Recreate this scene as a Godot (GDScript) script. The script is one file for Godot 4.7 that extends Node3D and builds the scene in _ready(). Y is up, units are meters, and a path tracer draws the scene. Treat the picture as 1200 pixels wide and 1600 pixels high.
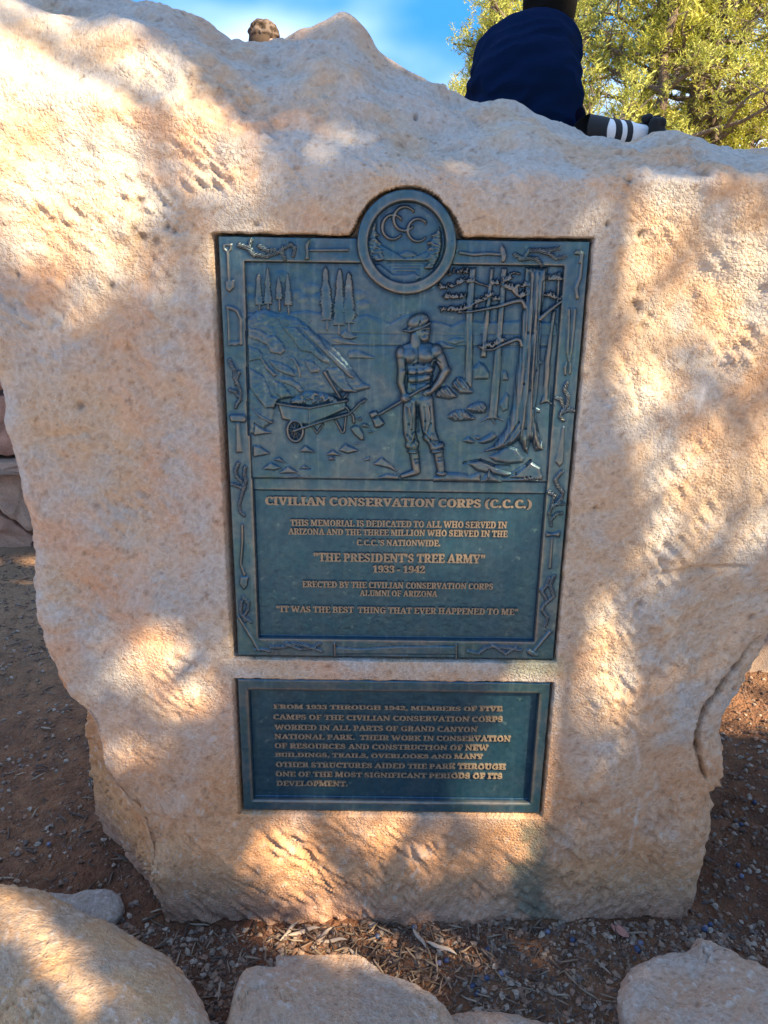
extends Node3D
# A bronze memorial set in a sandstone boulder, seen under dappled juniper shade.

const SUN := Vector3(1.25, 1.15, 1.0)          # towards the sun
const FACE := Vector3(0.028, 1.032, 0.0)       # middle of the large plaque on the boulder's face
const LEAN := -0.8                              # degrees that the face is turned in its own plane
var M := {}
var rng := RandomNumberGenerator.new()


func _ready() -> void:
	rng.seed = 11
	var cam := Camera3D.new()
	cam.name = "camera"
	cam.position = Vector3(0, 1.36, 1.327)
	cam.rotation_degrees = Vector3(-17.3, 0, 0)
	cam.fov = 67.38
	cam.near = 0.05
	cam.far = 400.0
	add_child(cam)
	cam.current = true
	var sky := ProceduralSkyMaterial.new()
	sky.sky_top_color = lin(0.020, 0.10, 0.25)
	sky.sky_horizon_color = lin(0.012, 0.10, 0.22)
	sky.sky_curve = 0.12
	sky.ground_bottom_color = Color(0.42, 0.33, 0.26)
	sky.ground_horizon_color = Color(0.52, 0.44, 0.36)
	sky.sun_angle_max = 25.0
	sky.sky_energy_multiplier = 1.0
	sky.sky_cover = cloud_cover()
	sky.sky_cover_modulate = Color(1, 0.98, 0.95, 1.0)
	var env := Environment.new()
	env.background_mode = Environment.BG_SKY
	env.sky = Sky.new()
	env.sky.sky_material = sky
	env.background_energy_multiplier = 1.0
	env.tonemap_mode = Environment.TONE_MAPPER_LINEAR
	env.tonemap_exposure = 5.0
	env.sdfgi_enabled = true
	env.ssao_enabled = true
	env.ssil_enabled = true
	var we := WorldEnvironment.new()
	we.name = "world_environment"
	we.environment = env
	add_child(we)
	var sun := DirectionalLight3D.new()
	sun.name = "sun"
	sun.light_color = Color(1.0, 0.90, 0.74)
	sun.light_energy = 1.15
	sun.light_angular_distance = 0.5
	sun.shadow_enabled = true
	add_child(sun)
	sun.look_at_from_position(SUN * 10.0, Vector3.ZERO)
	materials()
	ground()
	pavement()
	boulder()
	large_plaque()
	small_plaque()
	stone_wall()
	foreground_rocks()
	litter()
	seated_person()
	far_person()
	telephoto_camera()
	trees()


# ---------------------------------------------------------------- helpers
func noise(sd: int, freq: float, oct := 3, kind := FastNoiseLite.TYPE_SIMPLEX_SMOOTH) -> FastNoiseLite:
	var n := FastNoiseLite.new()
	n.seed = sd
	n.noise_type = kind
	n.frequency = freq
	n.fractal_octaves = oct
	if oct <= 1:
		n.fractal_type = FastNoiseLite.FRACTAL_NONE
	return n


func lin(r: float, g: float, b: float) -> Color:      # a colour property from a linear reflectance
	return Color(r, g, b).linear_to_srgb()


func numbered(called: String, parent: Node = self) -> String:
	if not parent.has_node(called):
		return called
	var k := 1
	while parent.has_node("%s_%03d" % [called, k]):
		k += 1
	return "%s_%03d" % [called, k]


func thing(called: String, label: String, category: String, at := Vector3.ZERO, group := "") -> Node3D:
	var o := Node3D.new()
	o.name = numbered(called)
	add_child(o, true)
	o.position = at
	tag(o, label, category, group)
	return o


func tag(o: Node, label: String, category: String, group := "") -> void:
	o.set_meta("label", label)
	o.set_meta("category", category)
	if group:
		o.set_meta("group", group)


func part(called: String, mesh: Mesh, mat: Material, parent: Node = self) -> MeshInstance3D:
	var o := MeshInstance3D.new()
	o.name = numbered(called, parent)
	o.mesh = mesh
	if mat:
		o.material_override = mat
	parent.add_child(o, true)
	return o


func structure(o: Node) -> void:
	o.set_meta("kind", "structure")


func amesh(v: PackedVector3Array, n: PackedVector3Array, c: PackedColorArray, idx: PackedInt32Array) -> ArrayMesh:
	var a := []
	a.resize(Mesh.ARRAY_MAX)
	a[Mesh.ARRAY_VERTEX] = v
	a[Mesh.ARRAY_NORMAL] = n
	if c.size():
		a[Mesh.ARRAY_COLOR] = c
	a[Mesh.ARRAY_INDEX] = idx
	var m := ArrayMesh.new()
	m.add_surface_from_arrays(Mesh.PRIMITIVE_TRIANGLES, a)
	return m


# cols x rows points (cols run to the right, rows run up, seen from outside) into a smooth mesh
func grid_mesh(p: PackedVector3Array, cols: int, rows: int, closed: bool, c := PackedColorArray()) -> ArrayMesh:
	var n := grid_normals(p, cols, rows, closed)
	var idx := PackedInt32Array()
	var last := cols if closed else cols - 1
	idx.resize(last * (rows - 1) * 6)
	var w := 0
	for j in rows - 1:
		for i in last:
			var a := j * cols + i
			var b := j * cols + (i + 1) % cols
			var d := a + cols
			var e := b + cols
			idx[w] = a; idx[w + 1] = d; idx[w + 2] = e; idx[w + 3] = a; idx[w + 4] = e; idx[w + 5] = b
			w += 6
	return amesh(p, n, c, idx)


func grid_normals(p: PackedVector3Array, cols: int, rows: int, closed: bool) -> PackedVector3Array:
	var n := PackedVector3Array()
	n.resize(p.size())
	for j in rows:
		var up := mini(j + 1, rows - 1) * cols
		var dn := maxi(j - 1, 0) * cols
		for i in cols:
			var ir := (i + 1) % cols if closed else mini(i + 1, cols - 1)
			var il := (i + cols - 1) % cols if closed else maxi(i - 1, 0)
			var q := (p[j * cols + ir] - p[j * cols + il]).cross(p[up + i] - p[dn + i])
			n[j * cols + i] = q.normalized() if q.length_squared() > 1e-16 else Vector3.UP
	return n


# piecewise smooth curve through (at, value) pairs given in a flat list
func along(k: Array, at: float) -> float:
	var n := k.size() / 2
	if at <= k[0]:
		return k[1]
	for i in n - 1:
		if at <= k[i * 2 + 2]:
			var t: float = (at - k[i * 2]) / (k[i * 2 + 2] - k[i * 2])
			var a: float = k[i * 2 + 1]
			var b: float = k[i * 2 + 3]
			var pa: float = k[maxi(i * 2 - 1, 1)]
			var pb: float = k[mini(i * 2 + 5, n * 2 - 1)]
			return cubic_interpolate(a, b, pa, pb, t)
	return k[n * 2 - 1]


func tube(st: SurfaceTool, pts: PackedVector3Array, radii: PackedFloat32Array, sides := 7, tint := Color.WHITE) -> void:
	var verts := []
	var ref := Vector3(0.31, 0.2, 0.93)
	for k in pts.size():
		var d := (pts[mini(k + 1, pts.size() - 1)] - pts[maxi(k - 1, 0)]).normalized()
		var x := d.cross(ref).normalized()
		var y := d.cross(x)
		var ring := []
		for s in sides:
			var a := TAU * s / sides
			ring.append([pts[k] + (x * cos(a) + y * sin(a)) * radii[k], x * cos(a) + y * sin(a)])
		verts.append(ring)
	for k in pts.size() - 1:
		for s in sides:
			var a = verts[k][s]
			var b = verts[k][(s + 1) % sides]
			var c = verts[k + 1][(s + 1) % sides]
			var d = verts[k + 1][s]
			for q in [a, c, b, a, d, c]:
				st.set_color(tint)
				st.set_normal(q[1])
				st.add_vertex(q[0])


func begin() -> SurfaceTool:
	var st := SurfaceTool.new()
	st.begin(Mesh.PRIMITIVE_TRIANGLES)
	return st


func noise_texture(n: FastNoiseLite, size := 1024, ramp: Gradient = null) -> NoiseTexture2D:
	var t := NoiseTexture2D.new()
	t.width = size
	t.height = size
	t.seamless = true
	t.seamless_blend_skirt = 0.12
	t.noise = n
	if ramp:
		t.color_ramp = ramp
	return t


func ramp(stops: Array) -> Gradient:
	var g := Gradient.new()
	var offs := PackedFloat32Array()
	var cols := PackedColorArray()
	for s in stops:
		offs.append(s[0])
		cols.append(s[1])
	g.offsets = offs
	g.colors = cols
	return g


func cloud_cover() -> Texture2D:
	# fair-weather cloud scattered over the whole dome
	var im := Image.create(1024, 512, false, Image.FORMAT_RGBA8)
	var n := noise(17, 2.2, 5)
	var n2 := noise(18, 0.8, 3)
	for y in 512:
		var up := PI * (0.5 - (y + 0.5) / 512.0)
		for x in 1024:
			var az := TAU * x / 1024.0
			var d := Vector3(cos(az) * cos(up), sin(up) * 3.0, sin(az) * cos(up))
			var v := n.get_noise_3d(d.x, d.y, d.z) * 0.5 + n2.get_noise_3d(d.x * 2.0, d.y, d.z * 2.0) * 0.6
			var a := smoothstep(-0.25, 0.55, v) * 0.36
			im.set_pixel(x, y, Color(1, 1, 1, a))
	return ImageTexture.create_from_image(im)


func materials() -> void:
	var fine := noise(21, 0.028, 5)
	var pits := noise(22, 0.02, 3, FastNoiseLite.TYPE_CELLULAR)
	var grit := noise_texture(fine)
	var chip := noise(24, 0.045, 4, FastNoiseLite.TYPE_CELLULAR)
	chip.cellular_return_type = FastNoiseLite.RETURN_DISTANCE2_SUB
	chip.fractal_gain = 0.6
	var fibre := noise(23, 0.016, 5)
	fibre.fractal_type = FastNoiseLite.FRACTAL_RIDGED
	fibre.domain_warp_enabled = true
	fibre.domain_warp_amplitude = 40.0
	fibre.domain_warp_frequency = 0.012
	var speck := noise_texture(fibre, 1024, ramp([[0.0, Color(0.74, 0.69, 0.64)], [0.22, Color(0.88, 0.85, 0.82)], [0.6, Color(0.94, 0.93, 0.92)], [0.85, Color(0.98, 0.98, 0.98)], [1.0, Color(1, 1, 1)]]))
	var stone := StandardMaterial3D.new()
	stone.vertex_color_use_as_albedo = true
	stone.albedo_texture = speck
	stone.roughness = 0.92
	stone.metallic_specular = 0.3
	stone.uv1_triplanar = true
	stone.uv1_scale = Vector3.ONE * 3.0
	stone.heightmap_enabled = true
	stone.heightmap_texture = noise_texture(chip, 1024)
	stone.heightmap_scale = 0.42
	M.stone = stone
	var soil := stone.duplicate()
	soil.uv1_world_triplanar = true
	soil.uv1_scale = Vector3.ONE * 1.3
	soil.heightmap_scale = 0.9
	soil.roughness = 1.0
	M.soil = soil
	var bronze := StandardMaterial3D.new()
	bronze.vertex_color_use_as_albedo = true
	bronze.metallic = 0.65
	bronze.roughness = 0.46
	bronze.roughness_texture = noise_texture(noise(31, 0.012, 4), 512, ramp([[0.0, Color(0.55, 0.55, 0.55)], [1.0, Color(1, 1, 1)]]))
	bronze.albedo_texture = noise_texture(noise(32, 0.02, 5), 1024, ramp([[0.0, Color(0.82, 0.87, 0.90)], [0.5, Color(0.95, 0.96, 0.97)], [0.72, Color(1, 1, 1)], [1.0, Color(1, 0.97, 0.93)]]))
	bronze.uv1_triplanar = true
	bronze.uv1_scale = Vector3.ONE * 3.1
	bronze.heightmap_enabled = true
	bronze.heightmap_texture = grit
	bronze.heightmap_scale = 0.02
	M.bronze = bronze
	var letter := bronze.duplicate()
	letter.vertex_color_use_as_albedo = false
	letter.albedo_color = lin(0.235, 0.18, 0.125)
	letter.roughness = 0.5
	letter.metallic = 0.3
	M.letter = letter
	var bark := StandardMaterial3D.new()
	bark.vertex_color_use_as_albedo = true
	bark.roughness = 0.95
	bark.uv1_triplanar = true
	bark.uv1_scale = Vector3(6, 1.5, 6)
	bark.albedo_texture = noise_texture(noise(41, 0.03, 4), 512, ramp([[0.0, Color(0.45, 0.42, 0.4)], [1.0, Color(1, 1, 1)]]))
	bark.heightmap_enabled = true
	bark.heightmap_texture = grit
	bark.heightmap_scale = 2.0
	M.bark = bark
	var leaf := StandardMaterial3D.new()
	leaf.vertex_color_use_as_albedo = true
	leaf.roughness = 0.7
	leaf.backlight_enabled = true
	leaf.backlight = Color(0.75, 0.75, 0.5)
	leaf.cull_mode = BaseMaterial3D.CULL_DISABLED
	M.leaf = leaf
	var tinted := StandardMaterial3D.new()
	tinted.vertex_color_use_as_albedo = true
	tinted.roughness = 0.8
	M.tinted = tinted
	var cloth := StandardMaterial3D.new()
	cloth.vertex_color_use_as_albedo = true
	cloth.roughness = 0.9
	cloth.metallic_specular = 0.06
	cloth.uv1_triplanar = true
	cloth.uv1_scale = Vector3.ONE * 9.0
	cloth.heightmap_enabled = true
	cloth.heightmap_texture = grit
	cloth.heightmap_scale = 0.15
	M.cloth = cloth


func plain(r: float, g: float, b: float, rough := 0.6, metal := 0.0) -> StandardMaterial3D:
	var m := StandardMaterial3D.new()
	m.albedo_color = lin(r, g, b)
	m.roughness = rough
	m.metallic = metal
	return m


# ---------------------------------------------------------------- the boulder
# left and right outlines by height (metres above ground, metres from the middle)
const SIDE_LEFT := [-0.2, -0.64, -0.05, -0.68, 0.1, -0.71, 0.26, -0.72, 0.4, -0.69, 0.5, -0.645, 0.58, -0.658, 0.7, -0.676, 0.84, -0.672, 0.95, -0.68, 1.04, -0.70, 1.2, -0.715, 1.3, -0.80, 1.42, -0.92, 1.6, -1.0]
const FRONT_LEFT := [-0.2, -0.46, 0.0, -0.469, 0.12, -0.484, 0.27, -0.492, 0.32, -0.53, 0.40, -0.556, 0.49, -0.566, 0.53, -0.585, 0.6, -0.612, 0.8, -0.615, 1.0, -0.635, 1.2, -0.65, 1.4, -0.80, 1.6, -0.88]
const SIDE_RIGHT := [-0.2, 0.69, -0.05, 0.706, 0.043, 0.744, 0.18, 0.745, 0.28, 0.738, 0.315, 0.735, 0.35, 0.752, 0.41, 0.739, 0.476, 0.733, 0.552, 0.762, 0.626, 0.778, 0.7, 0.785, 0.8, 0.84, 1.0, 0.93, 1.2, 0.99, 1.6, 1.05]
const RIDGE := [-1.2, 1.922, -0.95, 1.942, -0.8, 1.902, -0.6, 1.885, -0.44, 1.875, -0.34, 1.828, -0.27, 1.814, -0.21, 1.828, -0.107, 1.85, -0.053, 1.822, 0.0, 1.769, 0.055, 1.744, 0.125, 1.719, 0.195, 1.703, 0.28, 1.686, 0.41, 1.652, 0.51, 1.634, 0.6, 1.64, 0.71, 1.612, 0.85, 1.6, 1.2, 1.56]
const CREST := [-1.2, 1.80, -0.8, 1.77, -0.55, 1.72, -0.4, 1.69, -0.25, 1.62, -0.1, 1.585, 0.05, 1.565, 0.25, 1.545, 0.5, 1.525, 0.8, 1.525, 1.2, 1.50]
const GAP := 0.0045


func hole_distance(u: float, v: float) -> float:      # below zero inside the two recesses cut for the plaques
	var a := maxf(absf(u + 0.0005) - 0.31, absf(v) - 0.3865)
	var b := maxf(absf(u + 0.0005) - 0.31, absf(v + 0.585) - 0.1565)
	var c := Vector2(u - 0.004, v - 0.375).length() - 0.0855
	# the mason cut straight shoulders beside the round medallion
	var d := maxf(absf(u - 0.004) * 0.88 + (v - 0.375) * 0.47 - 0.0865, maxf(0.38 - v, v - 0.416))
	return minf(minf(a, b), minf(c, d))


func lines(lo: float, hi: float, special: Array, fine_lo: float, fine_hi: float) -> PackedFloat32Array:
	var out: Array[float] = []
	var at := lo
	while at <= hi + 1e-5:
		out.append(at)
		at += 0.0026 if at > fine_lo and at < fine_hi else 0.0052
	var kept := PackedFloat32Array()
	for x in out:
		var near := false
		for s in special:
			near = near or absf(x - s) < 0.0022
		if not near:
			kept.append(x)
	for s in special:
		kept.append(s)
	kept.sort()
	return kept


func polyline_distance(k: Array, u: float, v: float) -> float:   # k in millimetres
	var best := 1e9
	for i in range(0, k.size() - 2, 2):
		var a := Vector2(k[i], k[i + 1]) * 0.001
		var b := Vector2(k[i + 2], k[i + 3]) * 0.001
		var ab := b - a
		var t := clampf((Vector2(u, v) - a).dot(ab) / ab.length_squared(), 0.0, 1.0)
		best = minf(best, (a + ab * t - Vector2(u, v)).length_squared())
	return sqrt(best)


func boulder() -> void:
	var us := lines(-0.80, 0.80, [-0.3105, -0.309, 0.3095, 0.308], -0.1, 0.108)
	var vs := lines(-1.18, 0.468, [-0.3865, -0.385, 0.3865, 0.385, -0.4285, -0.430, -0.7415, -0.740], 0.38, 0.47)
	# columns once round the rock: [segment, share]
	var cols := []
	for u in us:
		cols.append([0, u])
	for k in range(1, 45):
		cols.append([1, k / 45.0])
	for k in 26:
		cols.append([2, pow(k / 26.0, 1.5)])
	for k in 150:
		cols.append([3, k / 150.0])
	for k in range(26, 0, -1):
		cols.append([4, pow(k / 26.0, 1.5)])
	for k in range(45, 0, -1):
		cols.append([5, k / 45.0])
	var nc := cols.size()
	var top := 110
	var nr := vs.size() + top
	var p := PackedVector3Array()
	p.resize(nc * nr)
	for j in nr:
		var v: float = vs[mini(j, vs.size() - 1)]
		var y := v + 1.032
		var fl := along(FRONT_LEFT, y) - 0.028
		var sl := along(SIDE_LEFT, y) - 0.028
		var sr := along(SIDE_RIGHT, y) - 0.028
		var fr := sr - 0.075 - 0.05 * clampf(y - 0.7, 0.0, 1.0)
		var round_left := smoothstep(0.42, 0.75, y)
		var w := 0.0 if j < vs.size() else pow((j - vs.size() + 1) / float(top), 2.3)
		for i in nc:
			var s: int = cols[i][0]
			var q: float = cols[i][1]
			var b := Vector2.ZERO
			if s == 0:
				b.x = q
				if q > 0.38:
					b.x = lerpf(0.38, fr, (q - 0.38) / 0.42)
				elif q < -0.38:
					b.x = lerpf(-0.38, fl, (-q - 0.38) / 0.42)
			elif s == 1:
				b = Vector2(fr, 0).lerp(Vector2(sr + 0.01, -0.015), q).lerp(Vector2(sr + 0.01, -0.015).lerp(Vector2(sr, -0.3), q), q)
			elif s == 2:
				b = Vector2(sr, -0.3).lerp(Vector2(sr + 0.05, -0.62), q)
			elif s == 3:
				b = Vector2(sr + 0.05, -0.62).lerp(Vector2(sl - 0.04, -0.62), q)
			elif s == 4:
				b = Vector2(sl, -0.3).lerp(Vector2(sl - 0.04, -0.62), q)
			else:
				var c := Vector2(lerpf((fl + sl) * 0.5 + 0.01, sl - 0.012, round_left), lerpf(-0.15, -0.02, round_left))
				b = Vector2(fl, 0).lerp(c, q).lerp(c.lerp(Vector2(sl, -0.3), q), q)
			if j < vs.size():
				p[j * nc + i] = Vector3(b.x, v, b.y)
			else:
				var g := b.lerp(Vector2(clampf(b.x, -0.62, 0.62), -0.36), w)
				var d := g.distance_to(b)
				var h := top_height(g.x + 0.028, g.y, d)
				if s != 0:
					h = 1.5 + (top_height(g.x + 0.028, -0.36, 0.36) - 1.5) * (w if s == 3 else sqrt(w))
				p[j * nc + i] = Vector3(g.x, h - 1.032, g.y)
	var nrm := grid_normals(p, nc, nr, true)
	var n1 := noise(101, 1.7, 2)
	var n2 := noise(102, 5.5, 3)
	var n3 := noise(103, 17.0, 3)
	var n4 := noise(104, 42.0, 2)
	var n5 := noise(105, 95.0, 2)
	var nx := noise(106, 9.0, 3)
	var blotch := noise(107, 3.2, 4)
	var blotch2 := noise(108, 7.0, 4)
	var dots := noise(109, 60.0, 2)
	var chips := noise(110, 26.0, 2)
	var facet := noise(111, 2.6, 2, FastNoiseLite.TYPE_CELLULAR)
	facet.cellular_return_type = FastNoiseLite.RETURN_DISTANCE2_SUB
	var crack := [700,-341,669,-396,639,-445,613,-487,606,-538,617,-589,633,-634,646,-651]
	var slot := [491,-201,543,-192,602,-187,651,-184]
	var slots := [[-671,-341,-571,-321], [-619,189,-628,101,-632,10,-630,-37], [-620,44,-546,54], [326,-85,389,-73], [357,231,398,156,415,101], [282,101,344,33]]
	var vein := [521,145,510,56,505,10,489,-85,479,-147]
	var vein2 := [464,-494,496,-612,507,-719,502,-782,506,-880]
	var vein3 := [489,485,500,442,514,403]
	var pits := [-522,629,-441,389,-428,379,-387,394,-372,388,-241,399,-554,101,-484,299,-636,316,-404,374,23,603,386,392,393,306,474,480,481,479,358,475,396,273,419,263,560,487,329,408,352,362,410,247,389,283,-430,434,677,-288,354,-73,456,-262]
	var hues := PackedColorArray()
	hues.resize(p.size())
	for j in nr:
		for i in nc:
			var k := j * nc + i
			var q := p[k]
			var s: int = cols[i][0]
			var y := q.y + 1.032
			var out := nrm[k]
			var front := clampf(1.0 + q.z * 12.0, 0.0, 1.0)
			var near := 1.0
			var hd := 1.0
			if s == 0 and q.z > -0.05:
				hd = hole_distance(q.x, q.y)
				near = smoothstep(-0.01, 0.10, hd)
			var far_away: bool = s == 3 or (s != 0 and q.z < -0.45)
			var a := n1.get_noise_3d(q.x, q.y, q.z)
			var b := n2.get_noise_3d(q.x, q.y, q.z)
			var d := a * 0.03 * near + b * (0.012 + 0.02 * smoothstep(1.5, 1.7, y)) * near
			var c := 0.0
			d += (facet.get_noise_3d(q.x + b * 0.08, q.y + a * 0.05, q.z) + 0.55) * 0.022 * near
			if not far_away:
				c = n3.get_noise_3d(q.x, q.y, q.z)
				# chisel and weathering marks lean across the face
				var lean := nx.get_noise_3d(q.x * 1.2 - q.y * 0.75, (q.y * 1.2 + q.x * 0.75) * 4.0 + q.x * 2.0, q.z * 3.0)
				var rough := 0.55 + 0.8 * clampf(blotch.get_noise_3d(q.x, q.y + 7.0, q.z) * 1.6, -0.4, 0.8) 
				if q.x > 0.32:
					rough += 0.25
				var quiet := lerpf(0.3, 1.0, near)
				d += (absf(c) * 0.009 - 0.002) * quiet * rough
				d += lean * (0.008 + 0.006 * smoothstep(0.5, 0.2, y)) * rough * quiet * clampf(0.55 + n2.get_noise_3d(q.x * 1.7 + 4.0, q.y * 1.7, q.z) * 2.4, 0.0, 1.5)
				d += n4.get_noise_3d(q.x, q.y, q.z) * 0.0024 * quiet * rough
				d += n5.get_noise_3d(q.x, q.y, q.z) * 0.0015 * quiet
				d -= 0.0028 * smoothstep(0.30, 0.5, -chips.get_noise_3d(q.x, q.y, q.z)) * quiet * rough
			if s == 0 or s == 1 or s == 5:
				if q.x > 0.5 and y < 0.72:
					var cd := polyline_distance(crack, q.x, q.y)
					d -= (0.03 + 0.02 * n2.get_noise_3d(q.x * 3.0, q.y * 3.0, 1.0)) * exp(-pow((cd + n4.get_noise_3d(q.x, q.y, 2.0) * 0.004) / 0.0045, 2.0))
					d -= 0.004 * exp(-pow(cd / 0.012, 2.0))
				if y > 0.7 and y < 0.85 and q.x > 0.3:
					d -= 0.012 * exp(-pow(polyline_distance(slot, q.x, q.y) / 0.007, 2.0))
				if front > 0.3 and y < 1.4:
					for f in slots:
						if absf(q.x - f[0] * 0.001) < 0.15 and absf(q.y - f[1] * 0.001) < 0.2:
							d -= 0.005 * exp(-pow(polyline_distance(f, q.x, q.y) / 0.006, 2.0))
			var pit := 0.0
			if s == 0:
				for f in range(0, pits.size(), 2):
					var dx: float = q.x - pits[f] * 0.001
					var dy: float = q.y - pits[f + 1] * 0.001
					var rr := 0.0036 + 0.0018 * ((f * 7) % 5) * 0.5
					var dd := dx * dx + dy * dy
					if dd < rr * rr * 6.0:
						pit = maxf(pit, exp(-dd / (rr * rr)))
				d -= 0.010 * pit
			if j >= vs.size():       # both sides of the ridge move together
				var w2 := pow((j - vs.size() + 1) / float(top), 2.3)
				out = out.lerp(Vector3.UP, smoothstep(0.55, 0.9, w2)).normalized()
				if s != 0:
					d = lerpf(d, a * 0.03 + b * 0.03, smoothstep(0.4, 0.8, w2))
				else:
					d = lerpf(d, a * 0.03 + b * 0.03, smoothstep(0.9, 1.0, w2))
			p[k] = q + out * d
			if hd < 0.0:
				p[k].z = -0.034
			elif hd < 0.0025:
				p[k] += Vector3(n4.get_noise_2d(q.x * 0.7, q.y * 0.7) * 0.003, n4.get_noise_2d(q.y * 0.7, q.x * 0.7 + 9.0) * 0.003, -0.001)
			# what the stone is made of: pale tan, pink, grey weathering, ochre stain low down
			var f1 := blotch.get_noise_3d(q.x, q.y, q.z) * 1.3
			var f2 := blotch2.get_noise_3d(q.x, q.y, q.z) * 1.35
			var f3 := dots.get_noise_3d(q.x, q.y, q.z)
			var h := Vector3(0.53, 0.415, 0.305)
			h = h.lerp(Vector3(0.53, 0.40, 0.315), clampf(0.5 + f1 * 1.6, 0.0, 1.0) * smoothstep(0.5, -0.2, q.x))
			h = h.lerp(Vector3(0.47, 0.445, 0.41), clampf(0.15 + f2 * 1.5 + 0.35 * smoothstep(1.2, 1.45, y) - 0.3 * smoothstep(0.6, 0.3, y), 0.0, 0.85))
			h = h.lerp(Vector3(0.60, 0.325, 0.165), clampf(smoothstep(0.60, 0.15, y + f1 * 0.25) * 0.95 + maxf(0.0, f1 - f2) * 0.45, 0.0, 0.9))
			if s == 5 and y < 0.6:
				h = h.lerp(Vector3(0.56, 0.25, 0.10), 0.75)
			h = h.lerp(Vector3(0.42, 0.27, 0.22), smoothstep(0.16, 0.0, y) * 0.55)
			h = h.lerp(Vector3(0.60, 0.53, 0.46), clampf((f3 - 0.34) * 2.0, 0.0, 0.5))
			h = h.lerp(Vector3(0.24, 0.16, 0.11), clampf((-f3 - 0.41) * 3.0, 0.0, 0.55))
			if s == 0:
				if q.x > 0.3:
					var vd := minf(polyline_distance(vein, q.x, q.y), minf(polyline_distance(vein2, q.x, q.y), polyline_distance(vein3, q.x, q.y)))
					h = h.lerp(Vector3(0.76, 0.70, 0.64), 0.75 * clampf(0.6 + f2 * 2.0, 0.0, 1.0) * exp(-pow((vd + f3 * 0.003) / 0.0032, 2.0)))
				# verdigris washed down from the small plaque, and a little below the large one
				var sx := (q.x - (0.292 + (-0.74 - q.y) * 0.15 + 0.012 * sin(q.y * 22.0)) + f2 * 0.05 + f3 * 0.012) / 0.040
				var run := exp(-pow(sx, 4.0)) * smoothstep(-0.72, -0.76, q.y + f2 * 0.04)
				h = h.lerp(Vector3(0.20, 0.185, 0.135), run * clampf(0.75 + f2 * 0.5 + f3 * 0.4, 0.2, 0.95))
				var run2 := exp(-pow((q.x - 0.27) / 0.06, 4.0)) * smoothstep(-0.36, -0.39, q.y) * smoothstep(-0.43, -0.40, q.y)
				h = h.lerp(Vector3(0.27, 0.30, 0.16), run2 * 0.5)
				h = h.lerp(Vector3(0.12, 0.10, 0.085), pit * 0.7)
			hues[k] = Color(h.x, h.y, h.z)
	var mesh := grid_mesh(p, nc, nr, true, hues)
	var o := thing("boulder", "huge pale sandstone boulder with two bronze plaques set in its face", "boulder", FACE)
	o.rotation_degrees.z = LEAN
	part("stone", mesh, M.stone, o)


func top_height(x: float, z: float, d: float) -> float:
	var k := 1.687 / (1.327 - z)
	var xs := x * k
	var t := 1.36 + (along(RIDGE, xs * 1.083) - 1.36) * 0.923
	var c := along(CREST, x)
	var bend := clampf(d / 0.13, 0.0, 1.0)
	return 1.5 + (c - 1.5) * sqrt(1.0 - (1.0 - bend) * (1.0 - bend)) + (t - c) * smoothstep(-0.05, 0.36, d) * smoothstep(0.0, 0.1, d)


# ---------------------------------------------------------------- bronze plaques
# A plaque is modelled as a relief over a grid (millimetres, u right and v up from its middle); every figure of it becomes a mesh of its own.
var RU := 0
var RV := 0
var R0 := Vector2.ZERO
const CELL := 1.2
var RH := PackedFloat32Array()
var RI := PackedInt32Array()
var RW := PackedFloat32Array()       # how much a spot is rubbed bare of its patina
var names: Array[String] = []
var raw_id := 0
var fatten := 1.0


func relief(lo: Vector2, hi: Vector2) -> void:
	R0 = lo
	RU = int(round((hi.x - lo.x) / CELL)) + 1
	RV = int(round((hi.y - lo.y) / CELL)) + 1
	RH.resize(RU * RV)
	RH.fill(0.0)
	RI.resize(RU * RV)
	RI.fill(-1)
	names = []


func id(called: String) -> int:        # the figure that what follows belongs to
	names.append(called)
	raw_id = names.size() - 1
	return raw_id


func span(lo: Vector2, hi: Vector2) -> Rect2i:
	var a := Vector2i(((lo - R0) / CELL).floor()).clamp(Vector2i.ZERO, Vector2i(RU - 1, RV - 1))
	var b := Vector2i(((hi - R0) / CELL).ceil()).clamp(Vector2i.ZERO, Vector2i(RU - 1, RV - 1))
	return Rect2i(a, b - a + Vector2i.ONE)


func lay(k: int, h: float, over: bool) -> void:
	if over or h > RH[k]:
		RH[k] = h
		RI[k] = raw_id


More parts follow.
